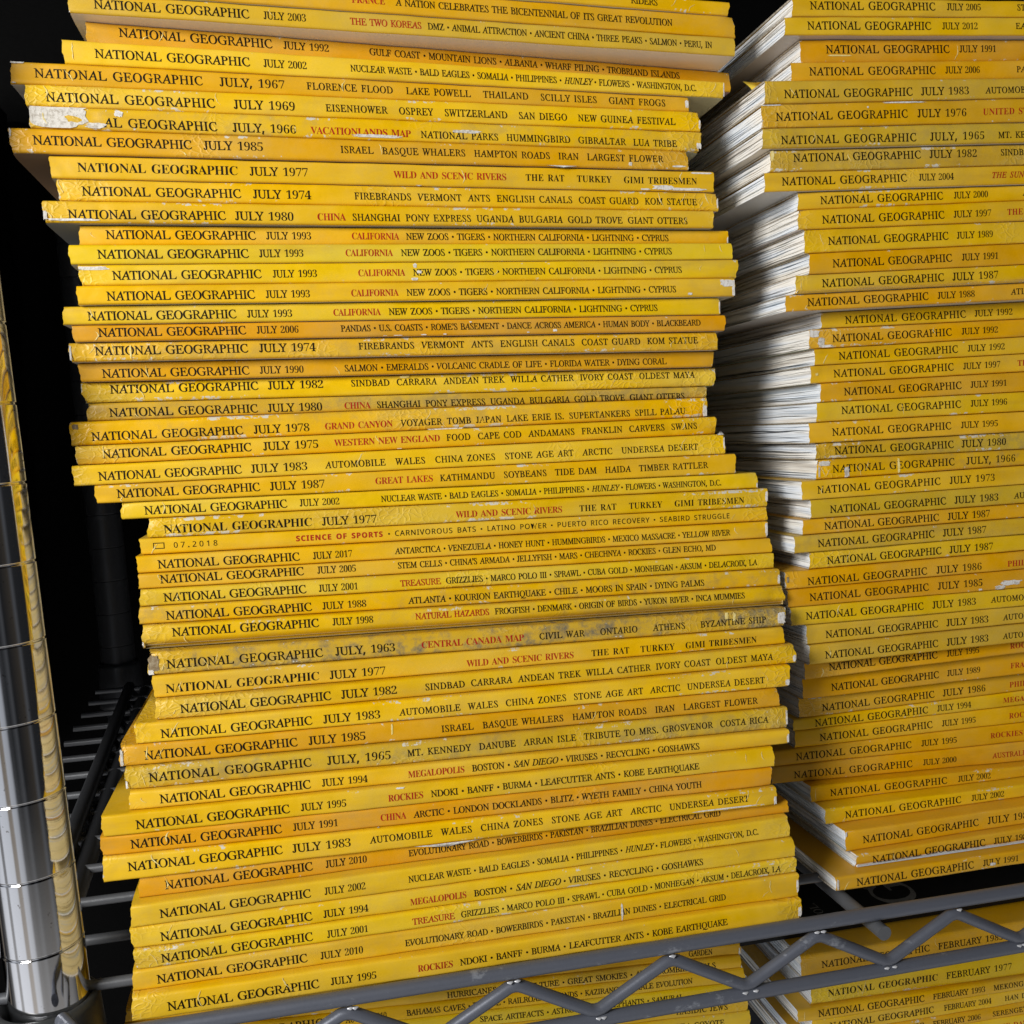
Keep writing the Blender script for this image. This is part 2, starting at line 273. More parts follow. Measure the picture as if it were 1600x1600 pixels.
# ------------------------------------------------------------------ lettering
GLYPHS = {
 'R': {
  'A': (232,(117,242,104,242,-12,30,-25,16,-48,10,-46,-4,42,-4,42,11,20,13,15,19,16,27,23,43,41,74,117,75,129,23,128,16,124,12,105,11,106,-4,210,-4,207,10,191,12,182,16,176,21,172,30),(51,96,92,171,112,96)),
  'B': (219,(59,237,-32,237,-31,222,-9,218,-4,214,0,202,6,36,5,23,2,16,-4,13,-22,11,-21,-4,86,-4,115,-2,139,5,157,16,169,32,174,52,171,74,150,109,119,126,151,145,155,184,122,224),(60,217,93,208,110,183,112,162,105,147,87,137,57,134,46,136,43,205,44,214,47,216),(47,113,61,114,85,112,102,105,115,92,123,75,127,49,119,31,102,19,73,15,56,17,52,19,50,24,48,37)),
  'C': (235,(112,240,89,242,54,236,23,220,6,204,-8,185,-17,162,-23,138,-23,113,-18,88,-7,60,10,36,30,17,55,2,82,-7,111,-9,139,-6,162,4,181,20,198,47,183,57,153,24,115,14,88,19,64,33,44,57,30,89,25,115,24,140,28,163,36,183,47,199,61,212,77,219,96,222,117,219,133,210,146,195,156,175,159,162,175,162,167,239,153,239,150,232,147,231)),
  'D': (254,(62,237,-32,237,-32,222,-9,218,-4,214,0,202,6,36,5,23,2,16,-4,12,-22,11,-22,-4,83,-4,117,-2,146,7,169,20,188,38,201,59,207,84,208,110,203,137,191,166,173,191,151,210,125,225,95,234),(60,217,92,212,119,198,139,175,153,142,159,118,160,94,158,73,152,54,141,38,126,26,107,18,81,15,58,18,52,21,49,26,43,193,43,211,47,215)),
  'E': (227,(154,237,-32,237,-31,222,-9,218,-4,214,0,202,5,23,2,16,-4,12,-22,11,-21,-4,180,-4,185,68,171,68,164,49,157,37,147,27,134,21,117,17,62,17,52,21,50,25,46,114,82,114,96,110,99,107,106,92,110,76,124,76,122,167,108,167,106,149,100,141,89,136,45,134,43,207,45,214,51,216,107,216,120,214,129,210,135,204,140,195,147,178,161,178)),
  'F': (203,(145,237,-30,237,-30,222,-7,218,-3,214,2,202,7,26,3,15,-5,12,-20,11,-20,-4,89,-4,87,10,62,14,57,17,54,24,49,113,86,112,95,109,100,104,104,94,108,74,124,74,120,167,106,167,103,152,100,144,95,139,88,136,77,134,48,133,45,209,47,214,51,216,87,216,105,214,118,209,127,199,135,182,136,173,152,173)),
  'G': (271,(116,240,92,242,54,237,23,221,6,205,-8,186,-17,164,-23,140,-23,115,-18,89,-6,61,12,37,34,17,61,3,92,-6,124,-9,168,-4,208,15,204,80,204,93,209,100,230,103,229,118,124,118,124,103,152,100,156,97,159,91,163,32,161,24,153,17,141,12,126,10,95,15,68,30,46,55,31,88,26,120,27,152,35,181,50,203,71,217,98,222,125,218,149,206,168,187,184,159,197,159,191,239,178,239,173,227,166,225)),
  'H': (260,(68,235,-30,235,-30,223,-8,219,-3,215,0,209,2,192,7,26,3,14,-1,12,-20,9,-19,-3,79,-3,78,9,56,13,51,17,48,23,46,40,45,113,141,114,146,112,147,106,149,26,146,14,142,12,122,9,123,-3,221,-3,221,9,199,13,193,17,190,23,183,196,184,210,188,218,194,221,210,223,210,235,112,235,112,223,134,219,139,215,143,209,146,133,49,133,45,134,43,139,42,210,46,218,52,221,69,223)),
  'I': (123,(72,237,-30,237,-30,222,-7,218,-3,214,2,202,7,26,3,15,-5,12,-20,11,-20,-4,83,-4,82,11,60,15,55,18,51,30,46,196,47,209,49,216,55,220,73,221)),
  'J': (128,(81,237,-24,237,-24,221,3,217,8,214,11,209,13,189,18,38,17,14,15,10,12,9,9,11,6,15,5,29,1,36,-5,42,-13,46,-21,48,-30,46,-36,40,-38,32,-37,23,-31,10,-19,0,-5,-7,13,-9,35,-5,51,10,59,34,60,67,56,199,56,212,59,217,65,220,81,222)),
  'K': (227,(67,235,-30,235,-30,223,-8,219,-3,215,0,209,2,192,7,26,3,14,-1,12,-20,9,-19,-3,82,-3,82,9,57,13,52,17,48,24,44,113,126,31,135,18,136,14,134,11,115,9,115,-3,220,-3,220,9,205,11,194,16,182,24,76,132,153,211,167,220,183,223,184,235,97,235,97,223,115,221,119,216,118,208,108,195,45,128,44,129,42,212,45,219,51,222,67,223)),
  'L': (224,(74,237,-27,237,-27,222,-4,218,1,214,4,208,11,36,10,23,7,16,1,12,-17,11,-16,-4,188,-4,191,70,176,70,170,48,163,35,155,26,142,21,125,17,68,17,61,18,57,21,54,27,48,196,49,210,52,217,58,220,73,222)),
  'M': (295,(39,237,-31,237,-31,222,-8,218,-3,214,1,201,4,26,1,16,-3,13,-23,11,-23,-4,62,-4,61,10,38,14,34,18,30,25,28,36,25,174,102,-4,113,-4,178,173,182,29,178,16,175,13,156,10,156,-4,257,-4,257,11,234,15,229,18,226,24,220,196,220,209,223,216,229,220,247,221,247,237,175,237,114,66)),
  'N': (250,(23,237,-32,237,-31,221,-16,220,-9,215,-3,209,1,203,6,36,5,23,1,16,-5,12,-22,11,-21,-4,64,-4,63,11,39,14,35,17,32,23,30,36,26,173,168,-10,181,-10,176,206,180,217,184,219,203,222,203,237,117,237,118,222,143,218,147,215,150,209,152,197,156,67)),
  'O': (258,(116,239,88,242,66,240,46,233,27,222,11,207,-2,190,-13,171,-20,149,-23,127,-23,103,-18,80,-7,54,8,32,27,14,49,1,74,-7,102,-9,138,-4,168,13,180,25,191,40,200,57,206,75,210,94,212,113,210,133,206,152,196,177,181,199,162,217,140,231),(76,220,92,223,112,219,130,208,145,190,155,164,161,142,163,120,163,98,160,78,155,59,148,42,138,28,127,18,114,12,99,9,77,13,59,25,43,44,32,70,26,106,27,142,31,165,39,185,49,201,62,213)),
  'P': (201,(64,237,-32,237,-31,222,-9,218,-4,214,0,201,6,36,5,22,2,16,-4,12,-22,11,-21,-4,85,-4,85,11,58,14,53,18,50,24,46,106,104,109,126,116,143,127,153,143,157,161,154,182,123,223),(55,218,75,216,89,209,100,198,107,181,110,157,104,140,88,129,60,126,47,126,46,128,44,212,45,216)),
  'Q': (258,(112,238,85,241,65,239,46,232,28,221,12,208,-1,191,-12,172,-19,151,-22,128,-22,104,-17,80,-4,49,16,25,41,7,67,-3,23,-57,33,-67,52,-54,69,-51,86,-53,128,-63,167,-68,190,-65,208,-57,224,-41,240,-17,228,-8,206,-31,184,-38,168,-36,110,-22,78,-19,89,-8,135,-1,167,19,190,48,204,81,209,117,203,154,192,179,178,200,159,217,137,230),(73,221,89,223,111,219,129,208,144,189,155,163,162,126,161,88,153,54,140,29,121,14,98,9,77,13,58,24,42,43,31,69,24,105,25,143,29,165,36,185,46,201,58,213)),
  'R': (225,(71,235,-30,235,-30,223,-8,219,-3,215,2,202,8,36,7,23,3,15,-3,11,-20,9,-19,-3,82,-3,82,9,65,10,57,12,52,17,49,24,44,112,75,111,155,-3,212,-3,212,9,197,11,188,18,177,28,113,117,155,140,160,183,148,205,129,221,104,232),(59,219,96,209,116,181,118,159,110,142,92,131,63,128,44,129,42,207,44,215)),
  'S': (184,(39,241,21,239,5,232,-6,222,-13,209,-15,193,-12,176,-6,161,4,146,19,131,68,91,83,76,96,60,101,40,100,29,96,21,90,14,82,10,71,9,49,13,30,25,13,46,-1,77,-13,76,0,-7,11,-7,14,1,19,3,54,-6,78,-8,98,-6,115,1,128,13,136,27,138,45,135,64,122,91,100,115,47,159,28,180,24,189,22,204,26,214,34,221,48,223,66,220,82,209,95,192,107,165,118,165,108,240,96,240,93,233,88,232,64,239)),
  'T': (210,(-37,237,-35,173,-19,171,-18,190,-14,200,-9,207,0,212,13,215,45,215,47,213,51,31,47,17,43,14,37,12,19,11,21,-4,135,-4,135,11,113,12,105,14,100,17,97,23,95,32,91,215,107,216,126,214,139,209,147,199,154,184,157,171,172,171,165,237)),
  'U': (245,(68,237,-39,237,-38,222,-13,218,-8,215,-5,208,2,70,5,55,18,29,40,8,68,-5,101,-9,127,-7,147,-1,162,12,172,29,177,53,178,82,174,189,175,209,180,218,193,222,202,222,200,237,113,237,115,222,131,220,139,218,143,213,147,205,150,193,153,91,153,60,150,41,144,31,134,23,121,18,104,16,84,19,68,26,55,39,47,56,44,72,40,191,40,206,43,215,49,220,69,222)),
  'V': (218,(48,237,-54,237,-53,221,-34,220,-26,216,-20,209,-15,196,38,-9,51,-9,168,204,175,214,181,219,192,221,193,237,112,237,114,221,134,219,140,214,139,206,132,189,62,60,24,210,25,217,30,220,48,222)),
  'W': (296,(49,237,-54,237,-52,222,-34,220,-25,216,-19,209,-14,196,39,-9,52,-9,112,141,151,-9,164,-9,244,204,250,214,256,220,269,222,268,237,189,237,188,222,210,219,216,214,217,204,212,187,171,75,138,204,138,217,140,219,158,222,159,237,60,237,62,222,79,220,87,216,93,209,103,178,60,72,26,210,27,217,31,220,49,222)),
  'X': (229,(68,236,-41,236,-41,223,-23,222,-6,215,8,199,61,115,5,34,-13,16,-34,8,-35,-3,61,-3,61,8,38,12,30,19,31,29,39,43,74,94,114,31,119,19,120,14,112,10,93,10,94,-3,206,-3,205,10,188,11,179,13,166,23,100,125,162,206,170,215,178,221,191,223,192,236,104,236,104,223,126,220,131,215,130,207,122,193,87,145,49,206,46,213,47,220,60,222,69,222)),
  'Y': (206,(44,237,-66,237,-65,222,-50,220,-42,218,-34,213,-16,195,49,99,51,24,47,16,43,13,20,10,19,-4,131,-4,132,10,103,13,98,16,94,22,91,101,152,204,159,213,166,219,178,222,177,237,89,237,89,222,113,219,118,216,121,208,115,193,77,126,28,199,21,212,22,218,43,222)),
  'Z': (229,(-22,237,-23,172,-9,172,-5,189,-1,199,6,206,16,211,30,214,103,215,-12,6,-9,-4,189,-4,191,68,176,68,171,47,165,34,154,24,146,21,119,18,47,18,163,228,161,237)),
  '0': (188,(119,235,94,238,68,235,49,224,34,207,24,184,18,155,16,121,18,86,24,57,34,33,49,16,68,5,94,2,119,5,138,16,153,33,163,57,169,86,171,120,169,154,163,184,153,207,138,224),(75,219,94,227,113,218,123,196,128,163,129,120,128,77,123,44,113,21,94,13,75,21,65,44,60,77,58,120,60,163,65,196)),
  '1': (188,(122,236,91,236,53,209,39,201,20,194,24,183,28,179,34,178,42,180,51,186,82,221,81,28,77,19,70,14,38,13,38,5,166,5,166,13,144,13,133,15,126,21,123,29)),
  '2': (188,(119,235,87,238,65,237,48,232,34,225,25,217,20,208,18,198,21,185,28,176,40,171,51,170,53,191,58,210,70,223,87,228,100,225,110,217,116,204,118,186,117,168,114,152,107,136,97,120,84,102,17,33,17,5,166,5,167,66,156,66,150,48,143,39,133,34,122,32,31,32,97,95,130,129,150,155,155,166,159,187,154,208,141,224)),
  '3': (188,(117,235,86,238,55,235,34,226,21,214,17,200,20,189,26,182,38,177,51,176,53,197,56,208,63,219,72,225,85,228,99,225,110,215,116,201,118,184,115,162,106,145,91,133,70,129,53,129,53,118,69,118,92,115,111,105,122,89,126,70,124,51,119,37,112,27,102,20,91,16,79,15,61,18,46,27,36,43,34,57,21,53,16,46,14,37,16,29,21,21,29,13,42,7,59,3,82,2,114,5,129,10,141,17,152,26,160,37,165,51,167,69,165,85,159,98,149,107,137,115,124,120,98,127,130,142,145,154,155,170,159,188,154,209,140,225)),
  '4': (188,(101,238,6,82,6,64,99,64,99,42,97,28,90,20,81,17,62,16,62,2,176,2,176,16,163,17,153,20,147,28,144,42,144,64,179,64,179,83,144,83,144,238),(103,219,100,159,99,83,24,83,77,170)),
  '5': (188,(35,235,25,127,36,123,51,127,73,129,94,125,110,115,120,97,124,74,122,55,117,39,110,28,100,21,89,16,77,15,63,17,52,22,44,30,39,40,36,55,24,51,20,45,19,37,20,29,24,21,32,13,44,7,60,3,82,2,112,6,126,10,138,18,149,27,158,40,163,55,165,74,159,103,143,124,118,136,84,141,55,138,41,134,48,208,131,207,137,203,140,198,144,184,154,184,153,235)),
  '6': (188,(130,237,111,238,89,236,71,228,55,217,43,202,33,183,26,161,22,137,20,111,23,76,30,48,42,28,58,13,76,5,98,2,130,7,153,23,166,47,171,78,167,105,154,125,134,138,109,142,94,141,72,135,56,125,62,173,72,203,87,222,108,228,118,226,126,220,130,211,135,186,147,187,158,192,163,199,165,206,164,214,160,221,154,228,144,233),(86,130,97,132,112,128,123,117,130,99,132,74,130,48,124,30,114,18,99,14,82,20,69,38,60,68,57,112,65,120)),
  '7': (188,(21,235,20,174,30,174,32,187,39,203,56,208,152,208,63,5,81,5,172,224,172,235)),
  '8': (188,(125,234,96,238,71,236,52,230,38,221,30,209,25,196,23,182,25,165,33,151,45,138,69,121,42,105,27,93,18,79,15,61,17,45,23,31,33,19,48,10,67,4,92,2,126,6,152,18,167,38,173,64,170,81,161,97,145,111,112,130,138,145,151,156,159,168,162,184,158,206,146,223),(79,226,94,229,105,227,114,222,121,214,126,205,130,185,128,169,124,156,116,146,102,135,83,146,71,156,63,169,60,186,62,202,68,216),(68,103,81,114,107,101,123,89,133,75,136,58,133,39,125,24,111,14,93,11,76,14,62,25,53,40,50,60,52,77,59,92)),
  '9': (188,(110,235,89,238,68,236,50,229,36,217,25,202,19,183,17,162,21,134,34,114,53,102,78,97,92,99,104,103,114,110,133,131,116,39,79,13,61,16,48,25,39,37,35,47,29,44,26,35,27,27,31,19,37,12,46,7,59,3,76,2,99,4,118,11,134,23,146,38,156,57,162,80,166,104,168,130,165,165,157,193,145,213,129,227),(75,221,91,226,108,220,120,204,128,177,130,138,124,127,115,119,104,113,91,111,64,125,55,164,57,190,64,209)),
  ',': (90,(65,45,25,45,17,0,6,-49,40,-49,57,-6,71,36)),
  '.': (90,(55,45,45,47,35,45,26,40,20,31,18,18,20,6,26,-4,35,-9,45,-11,55,-9,64,-4,70,6,72,18,70,31,64,40)),
  "'": (76,(60,246,15,246,23,147,53,147)),
 },
 'B': {
  'A': (218,(111,231,104,231,20,23,13,14,5,9,-2,7,-2,2,62,2,62,7,42,11,35,24,36,33,50,68,128,68,142,30,144,22,136,11,117,7,117,2,220,2,220,7,211,9,204,16,198,27),(54,78,88,165,124,78)),
  'B': (221,(110,226,10,226,10,221,26,218,32,214,36,207,39,197,39,41,38,25,33,15,23,9,10,7,10,2,119,2,156,6,184,19,201,39,207,66,191,101,138,124,183,143,196,175,175,213),(98,218,108,219,125,216,136,207,142,193,144,173,142,150,133,135,117,127,89,124,90,206,92,214),(89,118,123,115,140,105,149,89,152,64,150,40,143,23,130,13,111,10,101,11,94,15,90,22)),
  'C': (234,(216,231,211,231,205,220,194,216,154,228,130,231,98,227,70,216,47,198,30,174,19,146,15,114,19,82,30,53,47,30,70,12,97,0,128,-3,182,9,221,44,214,50,199,34,180,21,160,12,139,10,87,36,70,113,85,196,132,224,157,219,179,205,198,183,211,156,216,156)),
  'D': (248,(111,226,9,226,9,221,22,220,32,215,37,204,39,187,39,37,38,23,33,13,24,9,12,7,12,2,114,2,203,30,232,114,224,162,201,197,163,218),(100,217,112,219,161,192,177,115,173,69,161,36,141,17,111,10,100,11,93,16,90,24,90,205,93,213)),
  'E': (221,(197,226,10,226,10,221,23,220,33,214,38,203,40,184,40,39,38,23,33,13,23,8,9,7,9,2,199,2,212,70,207,70,198,51,187,36,173,25,157,17,138,13,115,12,103,13,95,16,91,23,89,113,109,112,121,108,131,102,138,92,143,78,145,61,150,61,150,171,146,171,140,149,131,133,117,124,89,121,90,203,91,209,94,214,99,216,116,217,148,214,171,205,186,187,193,162,197,162)),
  'F': (202,(195,226,9,226,9,221,22,218,32,213,38,203,39,187,39,42,38,26,33,15,23,10,10,7,10,2,126,2,126,7,104,10,97,14,92,20,90,29,89,114,115,111,130,102,139,85,144,61,149,61,149,171,144,171,139,150,129,134,115,125,89,122,89,206,91,212,94,215,115,218,138,216,156,212,169,205,179,194,186,179,190,162,195,162)),
  'G': (254,(217,231,211,231,204,220,200,217,194,216,155,228,129,231,98,227,71,216,48,198,30,175,19,147,16,115,19,81,30,52,48,29,72,12,100,1,134,-3,178,2,221,16,222,78,227,87,236,91,248,93,248,97,140,97,140,93,155,91,166,87,172,78,173,64,173,35,171,22,165,12,154,6,138,4,109,11,88,33,75,67,71,114,86,196,133,224,150,221,166,215,180,204,193,191,203,174,211,156,217,156)),
  'H': (262,(119,226,10,226,10,221,23,219,33,213,38,204,39,190,39,40,38,25,33,14,23,9,10,7,10,2,119,2,119,7,105,9,96,14,91,25,89,40,89,112,173,112,173,40,171,24,166,14,156,9,143,7,143,2,252,2,252,7,238,9,229,15,224,25,223,40,223,189,224,204,229,214,238,219,252,221,252,226,143,226,143,221,161,218,167,214,171,208,172,200,173,123,89,123,90,200,91,208,95,214,101,218,119,221)),
  'I': (130,(120,226,9,226,9,221,23,220,33,215,38,207,40,194,40,37,38,24,32,15,22,10,9,7,9,2,121,2,121,7,102,11,96,15,92,21,90,29,89,194,91,207,97,215,107,220,120,221)),
  'J': (165,(155,226,42,226,42,221,62,217,69,212,73,205,75,196,76,11,75,-3,71,-14,64,-20,52,-22,40,-19,36,-10,43,7,44,14,43,23,38,29,31,34,22,35,14,34,7,29,2,21,0,11,2,0,7,-10,16,-18,27,-25,40,-29,54,-31,108,-12,126,45,126,196,128,206,131,213,137,217,155,221)),
  'K': (255,(119,226,10,226,10,221,23,219,33,213,38,204,40,190,40,40,38,25,33,14,23,9,10,7,10,2,119,2,119,7,106,9,96,14,91,25,89,40,89,100,100,110,167,25,169,17,167,12,162,9,142,7,142,2,258,2,258,7,242,11,236,15,133,143,171,182,206,211,241,221,241,226,147,226,147,221,168,219,177,210,173,198,162,185,89,112,90,200,92,208,96,214,102,218,119,221)),
  'L': (213,(123,226,10,226,10,221,23,219,33,214,38,204,39,189,39,40,38,25,33,14,23,9,10,7,10,2,199,2,211,75,206,75,197,55,186,39,174,26,158,18,139,13,117,12,99,14,94,17,91,23,89,31,90,201,92,209,97,215,103,219,123,221)),
  'M': (317,(91,226,9,226,9,221,27,218,33,214,37,209,39,201,40,40,38,24,32,14,22,9,9,7,9,2,83,2,83,7,69,8,58,13,53,23,51,40,51,204,136,2,143,2,229,209,229,30,227,21,223,15,217,11,200,7,200,2,306,2,306,7,290,10,284,14,281,21,279,30,278,189,280,203,285,213,294,219,307,221,307,226,226,226,158,66)),
  'N': (247,(77,226,11,226,11,221,19,218,40,195,39,28,37,20,34,14,28,10,11,7,11,2,81,2,81,7,68,9,58,14,53,24,51,39,51,181,202,-3,209,-3,209,188,210,204,215,214,225,219,238,221,238,226,168,226,168,221,185,218,191,214,195,208,197,200,197,79)),
  'O': (263,(156,229,133,231,108,229,86,222,66,211,49,197,35,180,24,160,18,138,16,114,18,90,24,68,35,48,49,30,66,16,85,6,107,-1,130,-3,154,-1,177,6,197,16,214,30,228,48,238,68,245,90,247,114,245,138,238,161,228,181,214,198,197,212,178,222),(85,196,130,224,156,217,176,195,188,161,192,114,177,32,133,4,107,11,87,33,75,67,71,114)),
  'P': (209,(107,226,10,226,10,221,23,219,33,213,38,204,39,190,39,40,38,25,33,14,23,9,10,7,10,2,119,2,119,7,105,9,96,14,91,25,89,40,89,105,121,105,157,109,182,122,197,141,202,166,200,183,193,198,182,209,167,218,143,224),(99,217,108,218,127,214,139,204,146,188,148,165,145,141,137,125,123,116,89,113,90,207,93,213)),
  'Q': (263,(156,229,133,231,108,229,86,222,66,211,49,197,35,180,24,160,18,138,16,114,18,89,25,65,37,44,52,26,71,12,95,1,132,-42,189,-56,217,-53,245,-45,244,-39,222,-42,188,-32,162,1,199,19,225,44,242,76,247,114,245,138,238,161,228,181,214,198,197,212,178,222),(85,196,130,224,156,217,176,195,188,161,192,114,178,32,133,4,107,11,87,33,75,67,71,114)),
  'R': (236,(108,226,10,226,10,221,23,219,33,213,38,204,39,190,39,40,38,25,33,14,23,9,10,7,10,2,119,2,119,7,105,9,96,14,91,25,89,40,89,108,102,108,170,2,238,2,238,7,231,8,225,11,220,17,155,113,194,134,206,167,200,193,183,211,152,222),(101,216,112,218,144,205,154,168,151,144,141,128,125,118,102,115,89,115,90,205,93,213)),
  'S': (195,(168,231,161,231,158,223,150,220,114,229,92,231,74,229,59,223,45,213,35,200,29,184,27,166,30,145,40,128,57,112,82,97,114,82,134,66,141,45,139,29,130,16,116,8,98,5,74,10,54,23,40,46,30,77,23,77,23,-3,29,-3,33,5,42,8,80,-2,96,-3,119,-1,139,6,156,16,168,30,175,47,178,67,176,81,173,93,167,105,157,115,144,125,78,158,67,167,60,177,58,190,60,204,68,215,81,222,97,224,111,222,125,216,138,206,148,194,157,178,163,162,168,162)),
  'T': (212,(7,226,7,161,13,161,18,184,31,203,50,215,80,219,80,40,78,24,72,14,62,8,48,7,48,2,162,2,162,7,147,8,137,14,131,24,130,40,130,219,135,219,180,204,198,160,203,160,203,226)),
  'U': (246,(118,226,9,226,9,221,22,219,32,213,37,204,39,190,39,78,44,41,59,16,85,1,124,-4,162,1,188,18,204,47,209,91,209,189,211,203,215,212,223,218,235,221,235,226,166,226,166,221,181,219,191,213,196,204,198,189,198,79,183,27,138,9,115,13,100,24,91,43,88,70,89,200,91,208,94,214,100,218,118,221)),
  'V': (214,(103,226,-5,226,-5,221,5,218,13,211,24,191,107,-4,113,-4,189,192,196,206,203,215,211,220,219,221,219,226,151,226,151,221,172,218,177,213,179,205,178,197,129,66,75,198,74,205,76,213,82,218,103,221)),
  'W': (306,(88,226,-6,226,-6,221,2,220,9,215,14,208,87,-3,94,-3,158,160,215,-3,222,-3,290,203,296,212,302,218,310,221,310,226,254,226,254,221,270,217,275,211,276,203,275,195,237,77,194,206,201,218,218,221,218,226,117,226,117,221,135,216,141,210,153,176,111,71,72,186,68,205,69,213,74,218,88,221)),
  'X': (235,(120,226,9,226,9,221,17,219,25,214,33,206,99,104,47,32,27,13,8,7,8,2,85,2,85,7,67,10,60,22,62,32,105,95,145,29,147,20,140,10,121,7,121,2,230,2,230,7,223,8,211,19,138,132,188,203,200,213,213,219,227,221,227,226,148,226,148,221,165,218,172,207,169,197,132,141,95,201,93,208,99,218,120,221)),
  'Y': (213,(101,226,-5,226,-5,221,8,216,16,208,82,90,82,40,81,25,76,14,66,9,53,7,53,2,162,2,162,7,148,9,139,14,134,25,132,40,132,102,196,207,203,214,211,219,218,220,218,226,149,226,149,221,169,217,176,204,174,194,124,109,77,202,76,208,78,214,82,218,89,220,101,221)),
  'Z': (221,(30,226,24,160,29,160,36,179,45,194,56,205,70,212,87,216,142,217,12,5,12,2,202,2,210,80,205,80,194,50,176,29,151,17,120,12,73,12,201,222,201,226)),
  '0': (188,(120,238,94,242,67,238,46,227,31,209,21,185,15,155,13,121,15,86,21,56,31,31,46,13,67,2,94,-2,120,2,140,13,156,31,166,56,173,86,175,120,173,155,166,185,156,209,141,227),(78,216,94,223,111,216,120,195,124,163,126,120,124,77,120,45,111,24,94,17,78,24,68,45,63,77,62,120,63,163,68,195)),
  '1': (188,(125,240,90,240,51,212,37,204,16,197,17,188,21,181,27,176,34,174,43,177,53,184,78,212,77,29,74,21,68,18,34,16,34,2,170,2,170,16,144,16,135,18,129,23,126,30)),
  '2': (188,(120,238,87,242,65,240,47,235,32,228,23,219,17,209,15,198,17,183,26,173,39,168,55,166,56,190,62,209,72,220,87,224,98,222,107,215,113,203,115,186,114,169,110,153,104,138,95,122,81,104,13,34,13,2,169,2,171,69,154,69,147,50,141,42,132,37,122,35,40,35,99,92,133,127,153,154,158,165,162,187,158,210,143,227)),
  '3': (188,(118,238,86,242,55,239,32,229,18,216,14,200,16,188,24,179,38,174,54,172,56,196,60,207,65,216,73,222,85,224,97,221,107,213,112,200,114,184,111,163,103,147,89,136,70,133,49,133,49,115,69,115,91,112,108,102,119,88,122,70,121,52,116,39,109,29,100,23,90,20,79,19,62,21,48,30,39,44,37,61,28,60,19,55,13,48,11,37,13,27,18,18,27,10,41,4,59,0,82,-2,115,2,130,7,143,14,155,23,163,35,169,51,171,69,168,86,162,100,151,110,139,118,108,128,132,139,148,152,159,168,162,188,157,211,142,228)),
  '4': (188,(101,238,6,83,6,64,99,64,99,42,97,28,90,21,81,17,62,16,62,2,177,2,177,16,163,17,154,21,147,28,145,42,145,64,180,64,180,83,145,83,145,238),(102,216,99,159,99,83,25,83,78,170)),
  '5': (188,(32,238,22,125,36,119,51,123,73,125,93,122,108,112,117,96,120,74,119,55,114,41,107,31,98,24,88,20,77,19,64,20,55,25,47,32,42,41,39,59,30,58,22,54,17,47,15,37,17,28,21,19,30,10,43,4,60,0,82,-2,112,2,127,7,140,15,152,25,161,38,166,54,168,74,163,105,145,127,119,140,84,144,54,141,45,139,51,204,130,203,134,201,137,196,142,180,158,180,156,238)),
  '6': (188,(130,240,111,242,89,239,69,232,53,220,40,204,30,185,22,162,18,138,17,111,19,76,27,47,39,25,56,10,75,1,98,-2,131,4,155,20,170,45,174,78,170,106,157,128,136,141,109,146,93,145,81,142,61,132,65,173,75,201,89,219,108,225,116,223,123,218,130,200,131,182,148,183,160,189,167,197,169,206,167,215,163,223,156,231,145,237),(87,127,96,128,110,125,120,115,127,98,129,74,127,49,121,31,112,21,99,17,84,23,72,40,64,69,61,111,67,117)),
  '7': (188,(18,238,16,171,34,171,35,186,42,200,56,205,147,205,58,2,83,2,175,224,175,238)),
  '8': (188,(126,238,96,242,70,239,50,233,36,223,27,211,21,197,19,182,22,164,30,149,43,135,62,121,40,108,25,96,15,80,12,61,14,45,20,30,31,17,46,7,67,0,92,-2,127,3,154,15,171,36,176,63,173,82,164,99,147,114,119,130,140,142,154,153,163,167,166,184,161,207,148,225),(94,225,104,224,112,219,118,212,123,204,126,185,125,170,121,158,113,148,102,140,85,149,73,158,66,170,64,186,66,201,71,214,81,222),(70,100,82,110,105,98,120,86,129,73,132,58,130,40,122,27,109,17,93,14,77,17,65,27,57,42,54,60,56,76,62,90)),
  '9': (188,(111,239,89,242,67,239,48,232,33,220,22,204,16,184,13,162,18,133,31,111,52,98,78,94,93,95,105,100,116,107,128,120,113,41,78,16,62,19,51,27,42,39,37,52,26,46,23,35,24,26,28,17,35,10,45,4,58,0,76,-2,100,1,120,8,136,21,149,37,159,56,166,79,170,104,171,130,168,166,160,194,148,215,131,230),(77,218,91,222,106,217,117,202,124,176,127,139,121,129,113,121,103,117,92,115,67,127,59,164,61,189,67,207)),
 },
 'S': {
  'A': (215,(122,243,92,243,-3,-2,32,-2,60,72,153,72,182,-2,217,-2),(106,199,108,197,142,103,72,103,98,173)),
  'B': (218,(31,242,31,-2,117,-2,152,3,179,16,196,38,202,68,200,86,195,100,186,111,175,119,161,124,148,127,148,126,167,132,182,144,191,160,194,180,188,209,170,228,141,238,101,242),(65,212,102,212,128,210,146,204,156,193,159,177,156,161,148,149,133,142,107,140,65,140),(65,110,109,110,136,108,154,99,163,87,166,70,163,53,154,39,138,31,111,28,65,28)),
  'C': (212,(172,242,136,245,101,241,72,229,49,210,32,185,22,155,18,120,22,85,31,54,47,29,68,10,97,-2,131,-5,165,-3,194,5,194,35,165,28,135,25,100,32,75,51,59,80,54,120,60,159,76,189,102,208,135,215,165,211,191,201,205,230)),
  'D': (245,(31,242,31,-2,100,-2,153,6,193,29,218,68,227,122,223,158,212,188,194,211,170,228,141,238,107,242),(65,212,102,212,140,206,168,190,185,162,191,121,167,51,95,28,65,28)),
  'E': (187,(31,242,31,-2,169,-2,169,29,65,29,65,110,163,110,163,140,65,140,65,211,169,211,169,242)),
  'F': (174,(31,242,31,-2,65,-2,65,100,162,100,162,130,65,130,65,211,169,211,169,242)),
